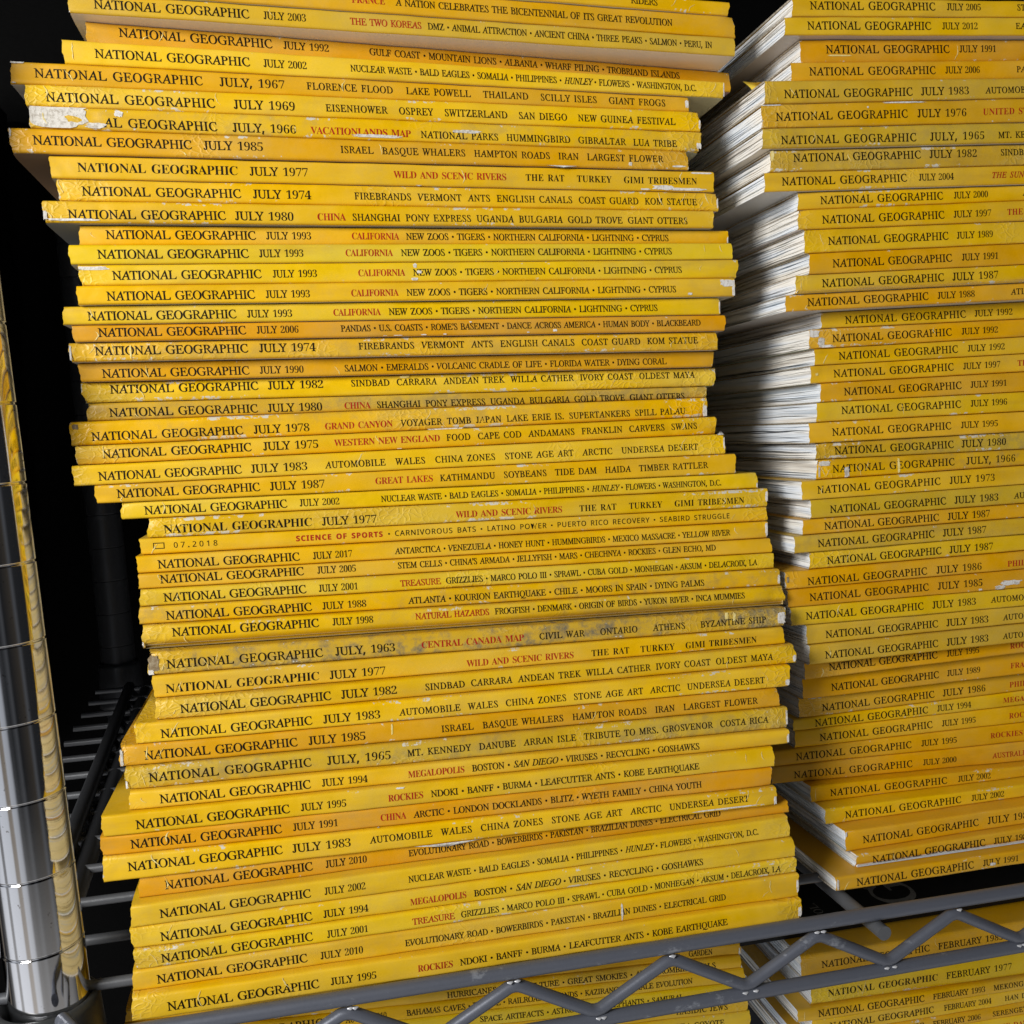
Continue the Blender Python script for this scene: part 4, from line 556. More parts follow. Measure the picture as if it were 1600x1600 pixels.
# ------------------------------------------------------------------ magazine data (mm): id, stack, tint, text height, type style,
# spine start x,y and end x,y, bottom and top at the start, bottom and top at the end, lettering (text, from, to, kind)
MAGS = [
 ['M0', 'L', 'Y', 0.5, 'mid', -65.0, 382.8, 180.5, 383.2, 368.49, 375.95, 362.06, 367.19, [('RIDERS', 203.7, 214.9, 't')]],
 ['M1', 'L', 'G', 0.5, 'mid', -67.1, 385.0, 183.0, 383.8, 360.29, 368.33, 353.53, 361.78, [('NATIONAL GEOGRAPHIC', 7.8, 60.8, 'n'), ('JULY 1989', 64.9, 80.9, 'd'), ('FRANCE', 97.0, 109.3, 'r'), ('A NATION CELEBRATES THE BICENTENNIAL OF ITS GREAT REVOLUTION', 113.4, 223.3, 't')]],
 ['M2', 'L', 'V', 0.5, 'new', -69.5, 386.5, 182.4, 383.0, 353.4, 360.14, 346.2, 353.32, [('NATIONAL GEOGRAPHIC', 8.5, 62.2, 'n'), ('JULY 2003', 67.2, 82.4, 'd'), ('THE TWO KOREAS', 98.5, 125.1, 'r'), ('DMZ • ANIMAL ATTRACTION • ANCIENT CHINA • THREE PEAKS • SALMON • PERU, IN', 127.5, 242.0, 't')]],
 ['M3', 'L', 'O', 0.62, 'mid', -65.3, 393.3, 187.8, 399.6, 345.32, 353.06, 337.78, 345.83, [('NATIONAL GEOGRAPHIC', 11.1, 65.6, 'n'), ('JULY 1992', 69.6, 86.5, 'd'), ('GULF COAST • MOUNTAIN LIONS • ALBANIA • WHARF PILING • TROBRIAND ISLANDS', 101.8, 230.3, 't')]],
 ['M4', 'L', 'L', 0.48, 'new', -73.2, 390.1, 179.8, 388.1, 337.0, 345.34, 331.46, 337.8, [('NATIONAL GEOGRAPHIC', 10.8, 65.0, 'n'), ('JULY 2002', 69.8, 85.5, 'd'), ('NUCLEAR WASTE • BALD EAGLES • SOMALIA • PHILIPPINES • {HUNLEY} • FLOWERS • WASHINGTON, D.C.', 101.6, 240.7, 't')]],
 ['M5', 'L', 'G', 0.52, 'old', -90.9, 389.7, 164.6, 389.3, 329.2, 337.17, 325.78, 331.57, [('NATIONAL GEOGRAPHIC', 7.8, 65.4, 'n'), ('JULY, 1967', 71.3, 94.8, 'd'), ('FLORENCE FLOOD|LAKE POWELL|THAILAND|SCILLY ISLES|GIANT FROGS', 102.7, 245.5, 't')]],
 ['M6', 'L', 'L', 0.43, 'old', -86.4, 388.3, 168.8, 387.9, 321.3, 328.92, 317.65, 325.51, [('NATIONAL GEOGRAPHIC', 6.8, 64.8, 'n'), ('JULY 1969', 71.4, 93.6, 'd'), ('EISENHOWER|OSPREY|SWITZERLAND|SAN DIEGO|NEW GUINEA FESTIVAL', 104.7, 244.3, 't')]],
 ['M7', 'L', 'Y', 0.35, 'old', -85.2, 386.8, 168.9, 387.6, 313.26, 321.06, 309.46, 317.43, [('NATIONAL GEOGRAPHIC', 6.8, 63.9, 'n'), ('JULY, 1966', 69.3, 92.3, 'd'), ('VACATIONLANDS MAP', 97.5, 135.0, 'r'), ('NATIONAL PARKS|HUMMINGBIRD|GIBRALTAR|LUA TRIBE', 138.9, 243.5, 't')]],
 ['M8', 'L', 'G', 0.52, 'old', -92.3, 386.3, 162.5, 386.5, 304.52, 313.15, 301.98, 309.33, [('NATIONAL GEOGRAPHIC', 7.7, 61.7, 'n'), ('JULY 1985', 65.7, 86.9, 'd'), ('ISRAEL|BASQUE WHALERS|HAMPTON ROADS|IRAN|LARGEST FLOWER', 115.2, 243.9, 't')]],
 ['M9', 'L', 'Y', 0.5, 'old', -80.0, 387.9, 174.0, 387.9, 296.23, 304.18, 293.48, 301.65, [('NATIONAL GEOGRAPHIC', 9.1, 65.0, 'n'), ('JULY 1977', 69.2, 90.4, 'd'), ('WILD AND SCENIC RIVERS', 122.6, 166.7, 'r'), ('THE RAT|TURKEY|GIMI TRIBESMEN', 174.5, 246.6, 't')]],
 ['M10', 'L', 'Y', 0.46, 'old', -78.1, 387.9, 175.7, 388.0, 288.3, 295.99, 285.81, 293.24, [('NATIONAL GEOGRAPHIC', 8.2, 63.8, 'n'), ('JULY 1974', 68.0, 89.3, 'd'), ('FIREBRANDS|VERMONT|ANTS|ENGLISH CANALS|COAST GUARD|KOM STATUE', 105.3, 244.5, 't')]],
 ['M11', 'L', 'Y', 0.38, 'old', -83.2, 386.6, 172.8, 386.5, 280.44, 288.13, 278.75, 285.62, [('NATIONAL GEOGRAPHIC', 8.2, 63.0, 'n'), ('JULY 1980', 66.2, 87.5, 'd'), ('CHINA', 96.0, 106.5, 'r'), ('SHANGHAI|PONY EXPRESS|UGANDA|BULGARIA|GOLD TROVE|GIANT OTTERS', 109.1, 244.6, 't')]],
 ['M12', 'L', 'Y', 0.55, 'mid', -72.5, 390.5, 181.0, 390.6, 272.93, 280.15, 273.1, 278.48, [('NATIONAL GEOGRAPHIC', 9.2, 62.5, 'n'), ('JULY 1993', 66.2, 82.8, 'd'), ('CALIFORNIA', 98.0, 116.1, 'r'), ('NEW ZOOS • TIGERS • NORTHERN CALIFORNIA • LIGHTNING • CYPRUS', 118.9, 226.9, 't')]],
 ['M13', 'L', 'L', 0.5, 'mid', -75.8, 387.7, 181.3, 387.6, 265.74, 272.71, 266.28, 272.88, [('NATIONAL GEOGRAPHIC', 9.6, 62.7, 'n'), ('JULY 1993', 66.6, 82.8, 'd'), ('CALIFORNIA', 98.4, 116.4, 'r'), ('NEW ZOOS • TIGERS • NORTHERN CALIFORNIA • LIGHTNING • CYPRUS', 119.6, 230.3, 't')]],
 ['M14', 'L', 'L', 0.48, 'mid', -73.1, 387.7, 183.7, 387.6, 258.11, 265.53, 258.45, 266.07, [('NATIONAL GEOGRAPHIC', 11.4, 64.2, 'n'), ('JULY 1993', 68.4, 84.7, 'd'), ('CALIFORNIA', 100.1, 118.0, 'r'), ('NEW ZOOS • TIGERS • NORTHERN CALIFORNIA • LIGHTNING • CYPRUS', 121.2, 231.8, 't')]],
 ['M15', 'L', 'L', 0.43, 'mid', -73.9, 386.2, 181.4, 386.1, 251.16, 257.89, 250.86, 258.23, [('NATIONAL GEOGRAPHIC', 10.0, 62.2, 'n'), ('JULY 1993', 66.2, 82.4, 'd'), ('CALIFORNIA', 97.7, 115.7, 'r'), ('NEW ZOOS • TIGERS • NORTHERN CALIFORNIA • LIGHTNING • CYPRUS', 118.9, 229.2, 't')]],
 ['M16', 'L', 'L', 0.45, 'mid', -79.8, 388.8, 175.8, 389.0, 244.43, 250.94, 243.89, 250.64, [('NATIONAL GEOGRAPHIC', 8.4, 60.8, 'n'), ('JULY 1993', 64.8, 81.3, 'd'), ('CALIFORNIA', 96.6, 114.6, 'r'), ('NEW ZOOS • TIGERS • NORTHERN CALIFORNIA • LIGHTNING • CYPRUS', 117.8, 227.9, 't')]],
 ['M17', 'L', 'O', 0.54, 'new', -77.2, 389.8, 178.4, 389.6, 238.33, 244.2, 237.16, 243.66, [('NATIONAL GEOGRAPHIC', 8.9, 61.3, 'n'), ('JULY 2006', 65.3, 80.7, 'd'), ("PANDAS • U.S. COASTS • ROME'S BASEMENT • DANCE ACROSS AMERICA • HUMAN BODY • BLACKBEARD", 96.6, 244.3, 't')]],
 ['M18', 'L', 'Y', 0.55, 'old', -79.1, 391.7, 175.5, 391.8, 231.32, 238.12, 229.55, 236.95, [('NATIONAL GEOGRAPHIC', 8.8, 63.6, 'n'), ('JULY 1974', 67.6, 88.6, 'd'), ('FIREBRANDS|VERMONT|ANTS|ENGLISH CANALS|COAST GUARD|KOM STATUE', 105.0, 245.9, 't')]],
 ['M19', 'L', 'O', 0.42, 'mid', -77.3, 397.0, 175.9, 397.1, 224.27, 231.09, 222.86, 229.33, [('NATIONAL GEOGRAPHIC', 8.0, 61.6, 'n'), ('JULY 1990', 65.4, 81.9, 'd'), ('SALMON • EMERALDS • VOLCANIC CRADLE OF LIFE • FLORIDA WATER • DYING CORAL', 97.6, 231.7, 't')]],
 ['M20', 'L', 'L', 0.64, 'old', -77.7, 400.6, 178.1, 400.7, 216.6, 224.06, 214.81, 222.63, [('NATIONAL GEOGRAPHIC', 10.2, 64.8, 'n'), ('JULY 1982', 68.4, 89.6, 'd'), ('SINDBAD|CARRARA|ANDEAN TREK|WILLA CATHER|IVORY COAST|OLDEST MAYA', 100.4, 246.2, 't')]],
 ['M21', 'L', 'V', 0.45, 'old', -76.5, 401.1, 174.0, 401.1, 209.66, 216.37, 210.04, 214.62, [('NATIONAL GEOGRAPHIC', 8.0, 62.9, 'n'), ('JULY 1980', 66.6, 87.5, 'd'), ('CHINA', 96.1, 106.4, 'r'), ('SHANGHAI|PONY EXPRESS|UGANDA|BULGARIA|GOLD TROVE|GIANT OTTERS', 109.0, 240.3, 't')]],
 ['M22', 'L', 'Y', 0.36, 'old', -82.0, 396.7, 172.2, 396.7, 200.51, 209.43, 201.72, 209.82, [('NATIONAL GEOGRAPHIC', 7.3, 62.5, 'n'), ('JULY 1978', 66.4, 87.5, 'd'), ('GRAND CANYON', 93.4, 120.0, 'r'), ('VOYAGER|TOMB|JAPAN|LAKE ERIE IS.|SUPERTANKERS|SPILL PALAU', 123.4, 244.3, 't')]],
 ['M23', 'L', 'Y', 0.53, 'old', -79.8, 392.7, 174.3, 392.7, 193.43, 200.3, 194.27, 201.51, [('NATIONAL GEOGRAPHIC', 9.1, 63.2, 'n'), ('JULY 1975', 67.5, 88.3, 'd'), ('WESTERN NEW ENGLAND', 94.4, 135.9, 'r'), ('FOOD|CAPE COD|ANDAMANS|FRANKLIN|CARVERS|SWANS', 138.5, 245.4, 't')]],
 ['M24', 'L', 'L', 0.43, 'old', -80.6, 388.8, 176.3, 388.8, 185.8, 193.21, 185.77, 194.06, [('NATIONAL GEOGRAPHIC', 8.7, 59.9, 'n'), ('JULY 1983', 63.4, 84.4, 'd'), ('AUTOMOBILE|WALES|CHINA ZONES|STONE AGE ART|ARCTIC|UNDERSEA DESERT', 91.2, 244.9, 't')]],
 ['M25', 'L', 'Y', 0.5, 'old', -73.5, 388.8, 181.1, 388.9, 178.97, 185.58, 177.3, 185.54, [('NATIONAL GEOGRAPHIC', 7.6, 59.1, 'n'), ('JULY 1987', 62.9, 83.4, 'd'), ('GREAT LAKES', 102.8, 125.5, 'r'), ('KATHMANDU|SOYBEANS|TIDE DAM|HAIDA|TIMBER RATTLER', 128.3, 241.9, 't')]],
 ['M26', 'L', 'L', 0.48, 'new', -65.1, 390.0, 191.4, 389.9, 172.51, 178.69, 170.39, 177.01, [('NATIONAL GEOGRAPHIC', 8.2, 60.4, 'n'), ('JULY 2002', 65.2, 80.3, 'd'), ('NUCLEAR WASTE • BALD EAGLES • SOMALIA • PHILIPPINES • {HUNLEY} • FLOWERS • WASHINGTON, D.C.', 96.4, 239.8, 't')]],
 ['M27', 'L', 'Y', 0.42, 'old', -56.0, 388.1, 195.0, 388.1, 165.15, 172.22, 162.38, 170.14, [('NATIONAL GEOGRAPHIC', 5.7, 60.2, 'n'), ('JULY 1977', 64.1, 85.0, 'd'), ('WILD AND SCENIC RIVERS', 116.4, 160.1, 'r'), ('THE RAT|TURKEY|GIMI TRIBESMEN', 167.4, 240.1, 't')]],
 ['M28', 'L', 'Y', 0.52, 'sans', -59.0, 388.0, 194.5, 388.0, 158.97, 164.97, 156.37, 162.17, [('07.2018', 11.9, 27.9, 'd'), ('SCIENCE OF SPORTS', 56.8, 90.1, 'r'), ('• CARNIVOROUS BATS • LATINO POWER • PUERTO RICO RECOVERY • SEABIRD STRUGGLE', 92.1, 236.2, 't')]],
 ['M29', 'L', 'Y', 0.48, 'new', -60.1, 385.5, 193.4, 385.5, 152.39, 158.76, 149.31, 156.16, [('NATIONAL GEOGRAPHIC', 7.2, 58.9, 'n'), ('JULY 2017', 64.0, 78.8, 'd'), ('ANTARCTICA • VENEZUELA • HONEY HUNT • HUMMINGBIRDS • MEXICO MASSACRE • YELLOW RIVER', 95.4, 236.0, 't')]],
 ['M30', 'L', 'Y', 0.6, 'new', -59.8, 384.4, 194.3, 384.3, 146.72, 152.17, 143.11, 149.08, [('NATIONAL GEOGRAPHIC', 7.5, 60.0, 'n'), ('JULY 2005', 65.0, 79.6, 'd'), ("STEM CELLS • CHINA'S ARMADA • JELLYFISH • MARS • CHECHNYA • ROCKIES • GLEN ECHO, MD", 95.7, 228.6, 't')]],
 ['M31', 'L', 'L', 0.48, 'new', -59.6, 382.7, 194.4, 382.9, 140.41, 146.5, 136.56, 142.89, [('NATIONAL GEOGRAPHIC', 8.3, 60.1, 'n'), ('JULY 2001', 64.9, 79.7, 'd'), ('TREASURE', 96.0, 111.9, 'r'), ('GRIZZLIES • MARCO POLO III • SPRAWL • CUBA GOLD • MONHEGAN • AKSUM • DELACROIX, LA', 113.9, 246.2, 't')]],
 ['M32', 'L', 'Y', 0.45, 'mid', -60.1, 381.1, 196.3, 381.2, 134.01, 140.2, 129.42, 136.31, [('NATIONAL GEOGRAPHIC', 9.4, 62.3, 'n'), ('JULY 1988', 66.4, 82.9, 'd'), ('ATLANTA • KOURION EARTHQUAKE • CHILE • MOORS IN SPAIN • DYING PALMS', 99.2, 222.0, 't')]],
 ['M33', 'L', 'Y', 0.68, 'new', -59.2, 378.3, 196.9, 378.2, 125.06, 133.77, 121.37, 129.19, [('NATIONAL GEOGRAPHIC', 10.6, 63.8, 'n'), ('JULY 1998', 68.8, 84.1, 'd'), ('NATURAL HAZARDS', 100.3, 129.3, 'r'), ('FROGFISH • DENMARK • ORIGIN OF BIRDS • YUKON RIVER • INCA MUMMIES', 131.6, 237.5, 't')]],
 ['M34', 'L', 'V', 0.45, 'old', -57.1, 373.2, 194.5, 373.5, 116.48, 124.81, 113.41, 121.18, [('NATIONAL GEOGRAPHIC', 6.5, 62.5, 'n'), ('JULY, 1963', 67.0, 89.6, 'd'), ('CENTRAL CANADA MAP', 99.4, 139.7, 'r'), ('CIVIL WAR|ONTARIO|ATHENS|BYZANTINE SHIP', 145.9, 242.7, 't')]],
 ['M35', 'L', 'Y', 0.4, 'old', -55.8, 372.2, 193.1, 372.2, 108.19, 116.24, 106.39, 113.21, [('NATIONAL GEOGRAPHIC', 4.3, 59.3, 'n'), ('JULY 1977', 63.1, 83.9, 'd'), ('WILD AND SCENIC RIVERS', 115.2, 158.0, 'r'), ('THE RAT|TURKEY|GIMI TRIBESMEN', 165.4, 236.5, 't')]],
 ['M36', 'L', 'Y', 0.5, 'old', -55.1, 368.9, 196.4, 369.0, 100.89, 107.97, 98.67, 106.14, [('NATIONAL GEOGRAPHIC', 8.6, 62.5, 'n'), ('JULY 1982', 66.1, 86.8, 'd'), ('SINDBAD|CARRARA|ANDEAN TREK|WILLA CATHER|IVORY COAST|OLDEST MAYA', 97.5, 240.9, 't')]],
 ['M37', 'L', 'L', 0.43, 'old', -62.1, 366.6, 192.3, 366.7, 93.43, 100.73, 89.66, 98.49, [('NATIONAL GEOGRAPHIC', 8.6, 62.1, 'n'), ('JULY 1983', 66.0, 87.0, 'd'), ('AUTOMOBILE|WALES|CHINA ZONES|STONE AGE ART|ARCTIC|UNDERSEA DESERT', 94.2, 243.2, 't')]],
 ['M38', 'L', 'O', 0.47, 'old', -67.9, 366.7, 187.1, 366.1, 85.85, 93.29, 81.98, 89.52, [('NATIONAL GEOGRAPHIC', 8.4, 62.1, 'n'), ('JULY 1985', 66.0, 86.9, 'd'), ('ISRAEL|BASQUE WHALERS|HAMPTON ROADS|IRAN|LARGEST FLOWER', 115.4, 245.1, 't')]],
 ['M39', 'L', 'V', 0.52, 'old', -66.1, 364.7, 189.7, 364.7, 77.86, 85.6, 73.21, 81.72, [('NATIONAL GEOGRAPHIC', 7.9, 64.9, 'n'), ('JULY, 1965', 70.5, 94.1, 'd'), ('MT. KENNEDY|DANUBE|ARRAN ISLE|TRIBUTE TO MRS. GROSVENOR|COSTA RICA', 100.1, 247.2, 't')]],
 ['M40', 'L', 'L', 0.5, 'mid', -65.1, 362.6, 189.2, 362.7, 71.04, 77.62, 67.12, 73.0, [('NATIONAL GEOGRAPHIC', 10.3, 63.0, 'n'), ('JULY 1994', 67.1, 83.7, 'd'), ('MEGALOPOLIS', 98.7, 120.1, 'r'), ('BOSTON • {SAN DIEGO} • VIRUSES • RECYCLING • GOSHAWKS', 123.0, 215.1, 't')]],
 ['M41', 'L', 'Y', 0.46, 'mid', -74.2, 360.4, 181.5, 360.8, 63.4, 70.96, 59.15, 67.02, [('NATIONAL GEOGRAPHIC', 11.2, 64.1, 'n'), ('JULY 1995', 68.2, 84.5, 'd'), ('ROCKIES', 99.8, 112.9, 'r'), ('NDOKI • BANFF • BURMA • LEAFCUTTER ANTS • KOBE EARTHQUAKE', 115.8, 223.1, 't')]],
 ['M42', 'L', 'O', 0.5, 'mid', -75.3, 361.0, 180.0, 360.4, 56.2, 63.2, 51.61, 58.95, [('NATIONAL GEOGRAPHIC', 9.9, 62.0, 'n'), ('JULY 1991', 66.1, 82.2, 'd'), ('CHINA', 97.7, 107.2, 'r'), ('ARCTIC • LONDON DOCKLANDS • BLITZ • WYETH FAMILY • CHINA YOUTH', 110.1, 225.0, 't')]],
 ['M43', 'L', 'L', 0.56, 'old', -74.9, 360.2, 181.1, 358.6, 47.12, 55.98, 44.04, 51.37, [('NATIONAL GEOGRAPHIC', 8.2, 61.4, 'n'), ('JULY 1983', 65.0, 86.0, 'd'), ('AUTOMOBILE|WALES|CHINA ZONES|STONE AGE ART|ARCTIC|UNDERSEA DESERT', 93.0, 243.9, 't')]],
 ['M44', 'L', 'O', 0.5, 'new', -63.9, 361.5, 187.7, 361.6, 39.21, 46.77, 38.93, 43.75, [('NATIONAL GEOGRAPHIC', 8.9, 60.7, 'n'), ('JULY 2010', 65.5, 80.5, 'd'), ('EVOLUTIONARY ROAD • BOWERBIRDS • PAKISTAN • BRAZILIAN DUNES • ELECTRICAL GRID', 96.1, 221.6, 't')]],
 ['M45', 'L', 'L', 0.5, 'new', -66.2, 356.5, 186.0, 357.7, 31.05, 38.99, 30.44, 38.71, [('NATIONAL GEOGRAPHIC', 9.5, 62.0, 'n'), ('JULY 2002', 66.8, 81.6, 'd'), ('NUCLEAR WASTE • BALD EAGLES • SOMALIA • PHILIPPINES • {HUNLEY} • FLOWERS • WASHINGTON, D.C.', 97.4, 238.4, 't')]],
 ['M46', 'L', 'L', 0.45, 'mid', -66.8, 356.5, 187.4, 356.5, 23.4, 30.84, 22.45, 30.21, [('NATIONAL GEOGRAPHIC', 9.8, 62.4, 'n'), ('JULY 1994', 66.5, 82.7, 'd'), ('MEGALOPOLIS', 98.1, 119.3, 'r'), ('BOSTON • {SAN DIEGO} • VIRUSES • RECYCLING • GOSHAWKS', 122.2, 214.4, 't')]],
 ['M47', 'L', 'L', 0.46, 'new', -66.0, 355.3, 187.5, 355.7, 16.12, 23.18, 16.22, 22.23, [('NATIONAL GEOGRAPHIC', 8.9, 61.6, 'n'), ('JULY 2001', 66.6, 81.4, 'd'), ('TREASURE', 97.7, 113.6, 'r'), ('GRIZZLIES • MARCO POLO III • SPRAWL • CUBA GOLD • MONHEGAN • AKSUM • DELACROIX, LA', 116.0, 246.4, 't')]],
 ['M48', 'L', 'Y', 0.46, 'new', -67.1, 355.4, 187.9, 354.8, 8.58, 15.9, 6.53, 16.0, [('NATIONAL GEOGRAPHIC', 8.1, 60.1, 'n'), ('JULY 2010', 64.9, 80.2, 'd'), ('EVOLUTIONARY ROAD • BOWERBIRDS • PAKISTAN • BRAZILIAN DUNES • ELECTRICAL GRID', 95.7, 223.3, 't')]],
 ['M49', 'L', 'L', 0.46, 'mid', -67.4, 351.7, 187.8, 352.4, -0.38, 8.36, -1.68, 6.31, [('NATIONAL GEOGRAPHIC', 11.8, 64.0, 'n'), ('JULY 1995', 68.3, 84.7, 'd'), ('ROCKIES', 99.8, 112.9, 'r'), ('NDOKI • BANFF • BURMA • LEAFCUTTER ANTS • KOBE EARTHQUAKE', 115.6, 222.8, 't')]],
 ['R0', 'R', 'Y', 0.55, 'new', 202.4, 372.6, 456.4, 372.6, 358.51, 365.75, 368.87, 374.3, [('NATIONAL GEOGRAPHIC', 7.5, 63.9, 'n'), ('JULY 2005', 69.2, 85.1, 'd'), ('STEM CELLS', 102.2, None, 't')]],
 ['R1', 'R', 'Y', 0.5, 'new', 199.0, 372.6, 453.0, 372.6, 351.09, 358.15, 361.0, 368.51, [('NATIONAL GEOGRAPHIC', 9.7, 65.5, 'n'), ('JULY 2012', 70.6, 87.1, 'd'), ('EASTER ISLAND', 105.1, None, 't')]],
 ['R2', 'R', 'O', 0.58, 'mid', 207.9, 376.9, 461.9, 376.9, 341.94, 351.22, 353.03, 361.13, [('NATIONAL GEOGRAPHIC', 11.2, 68.2, 'n'), ('JULY 1991', 72.8, 90.3, 'd')]],
 ['R3', 'R', 'G', 0.5, 'new', 202.6, 374.8, 456.6, 374.8, 333.94, 341.49, 344.54, 352.58, [('NATIONAL GEOGRAPHIC', 7.7, 65.3, 'n'), ('JULY 2006', 69.8, 86.1, 'd'), ('PANDAS', 103.7, None, 't')]],
 ['R4', 'R', 'V', 0.4, 'old', 189.6, 372.6, 443.6, 372.6, 324.23, 333.18, 336.29, 343.78, [('NATIONAL GEOGRAPHIC', 8.4, 66.0, 'n'), ('JULY 1983', 69.8, 92.3, 'd'), ('AUTOMOBILE', 100.2, None, 't')]],
 ['R5', 'R', 'G', 0.45, 'old', 188.0, 372.6, 442.0, 372.6, 314.9, 323.94, 325.7, 336.0, [('NATIONAL GEOGRAPHIC', 6.2, 65.1, 'n'), ('JULY 1976', 69.5, 92.6, 'd'), ('UNITED STATES', 100.2, None, 'r')]],
 ['R6', 'R', 'V', 0.38, 'old', 188.2, 372.6, 442.2, 372.6, 306.84, 314.69, 316.92, 325.49, [('NATIONAL GEOGRAPHIC', 7.8, 68.9, 'n'), ('JULY, 1965', 75.2, 100.8, 'd'), ('MT. KENNEDY', 107.3, None, 't')]],
 ['R7', 'R', 'V', 0.62, 'old', 192.6, 374.8, 446.6, 374.8, 298.4, 306.8, 308.18, 316.88, [('NATIONAL GEOGRAPHIC', 10.0, 68.0, 'n'), ('JULY 1982', 71.9, 94.7, 'd'), ('SINDBAD', 105.8, None, 't')]],
 ['R8', 'R', 'Y', 0.5, 'new', 189.9, 374.8, 443.9, 374.8, 290.57, 298.08, 299.99, 307.86, [('NATIONAL GEOGRAPHIC', 7.4, 64.1, 'n'), ('JULY 2004', 69.5, 85.8, 'd'), ('{THE SUN}', 103.9, None, 'r')]],
 ['R9', 'R', 'Y', 0.5, 'new', 205.5, 376.9, 459.5, 376.9, 283.94, 290.93, 294.84, 300.35, [('NATIONAL GEOGRAPHIC', 9.9, 66.8, 'n'), ('JULY 2000', 72.0, 88.3, 'd'), ('AUSTRALIA', 105.6, None, 't')]],
 ['R10', 'R', 'Y', 0.45, 'mid', 204.7, 375.8, 458.7, 375.8, 275.83, 283.68, 285.18, 294.59, [('NATIONAL GEOGRAPHIC', 10.7, 67.6, 'n'), ('JULY 1997', 71.9, 89.8, 'd'), ('THE ROMANOVS', 97.6, None, 'r')]],
 ['R11', 'R', 'Y', 0.48, 'mid', 207.4, 375.8, 461.4, 375.8, 266.34, 275.7, 276.03, 285.06, [('NATIONAL GEOGRAPHIC', 10.5, 66.7, 'n'), ('JULY 1989', 70.7, 88.0, 'd')]],
 ['R12', 'R', 'G', 0.47, 'mid', 209.4, 375.8, 463.4, 375.8, 257.87, 266.19, 266.55, 275.88, [('NATIONAL GEOGRAPHIC', 10.4, 66.2, 'n'), ('JULY 1991', 70.8, 88.5, 'd')]],
 ['R13', 'R', 'Y', 0.5, 'old', 203.2, 375.8, 457.2, 375.8, 250.15, 257.44, 258.9, 266.12, [('NATIONAL GEOGRAPHIC', 11.8, 68.6, 'n'), ('JULY 1987', 72.6, 95.0, 'd')]],
 ['R14', 'R', 'G', 0.5, 'mid', 199.6, 378.0, 453.6, 378.0, 243.15, 249.8, 251.03, 258.56, [('NATIONAL GEOGRAPHIC', 9.8, 66.3, 'n'), ('JULY 1988', 70.6, 88.6, 'd'), ('ATLANTA', 106.6, None, 't')]],
 ['R15', 'R', 'Y', 0.45, 'mid', 220.5, 386.6, 474.5, 386.6, 236.91, 243.58, 243.05, 251.46, [('NATIONAL GEOGRAPHIC', 11.1, 70.0, 'n'), ('JULY 1992', 74.2, 93.3, 'd')]],
 ['R16', 'R', 'G', 0.48, 'mid', 214.7, 386.6, 468.7, 386.6, 228.37, 236.55, 235.72, 242.69, [('NATIONAL GEOGRAPHIC', 10.7, 68.5, 'n'), ('JULY 1992', 73.2, 91.6, 'd')]],
 ['R17', 'R', 'Y', 0.5, 'mid', 217.1, 386.6, 471.1, 386.6, 221.42, 228.22, 227.59, 235.57, [('NATIONAL GEOGRAPHIC', 11.2, 69.2, 'n'), ('JULY 1992', 74.0, 92.7, 'd')]],
 ['R18', 'R', 'Y', 0.5, 'mid', 215.1, 386.6, 469.1, 386.6, 213.74, 221.15, 218.78, 227.33, [('NATIONAL GEOGRAPHIC', 10.6, 68.8, 'n'), ('JULY 1997', 73.6, 92.4, 'd'), ('THE ROMANOVS', 100.9, None, 'r')]],
 ['R19', 'R', 'G', 0.5, 'mid', 219.0, 385.6, 473.0, 385.6, 205.75, 213.6, 208.9, 218.64, [('NATIONAL GEOGRAPHIC', 10.8, 68.3, 'n'), ('JULY 1991', 72.7, 90.9, 'd')]],
 ['R20', 'R', 'Y', 0.55, 'mid', 216.9, 385.6, 470.9, 385.6, 197.32, 205.5, 199.44, 208.66, [('NATIONAL GEOGRAPHIC', 11.6, 69.7, 'n'), ('JULY 1996', 74.5, 92.9, 'd')]],
 ['R21', 'R', 'Y', 0.5, 'mid', 212.8, 384.5, 466.8, 384.5, 188.47, 197.06, 190.18, 199.19, [('NATIONAL GEOGRAPHIC', 10.6, 68.4, 'n'), ('JULY 1995', 73.2, 91.5, 'd')]],
 ['R22', 'R', 'V', 0.5, 'old', 216.4, 385.6, 470.4, 385.6, 181.45, 188.28, 181.06, 189.99, [('NATIONAL GEOGRAPHIC', 8.4, 66.5, 'n'), ('JULY 1980', 70.3, 93.0, 'd')]],
 ['R23', 'R', 'Y', 0.5, 'old', 216.4, 385.6, 470.4, 385.6, 172.84, 181.23, 175.76, 180.84, [('NATIONAL GEOGRAPHIC', 7.4, 67.1, 'n'), ('JULY, 1966', 72.9, 97.9, 'd')]],
 ['R24', 'R', 'Y', 0.5, 'old', 208.7, 384.5, 462.7, 384.5, 164.41, 172.53, 167.12, 175.45, [('NATIONAL GEOGRAPHIC', 7.3, 66.9, 'n'), ('JULY 1973', 71.3, 94.2, 'd')]],
 ['R25', 'R', 'V', 0.45, 'old', 212.9, 384.5, 466.9, 384.5, 156.27, 164.23, 158.02, 166.95, [('NATIONAL GEOGRAPHIC', 8.7, 65.2, 'n'), ('JULY 1983', 69.3, 91.6, 'd'), ('AUTOMOBILE', 99.5, None, 't')]],
 ['R26', 'R', 'G', 0.5, 'old', 208.4, 383.4, 462.4, 383.4, 149.68, 156.02, 152.27, 157.77, [('NATIONAL GEOGRAPHIC', 10.0, 65.6, 'n'), ('JULY 1987', 69.8, 91.3, 'd')]],
 ['R27', 'R', 'V', 0.5, 'old', 203.8, 382.3, 457.8, 382.3, 142.13, 149.41, 145.06, 152.01, [('NATIONAL GEOGRAPHIC', 10.6, 66.9, 'n'), ('JULY 1987', 71.0, 92.8, 'd')]],
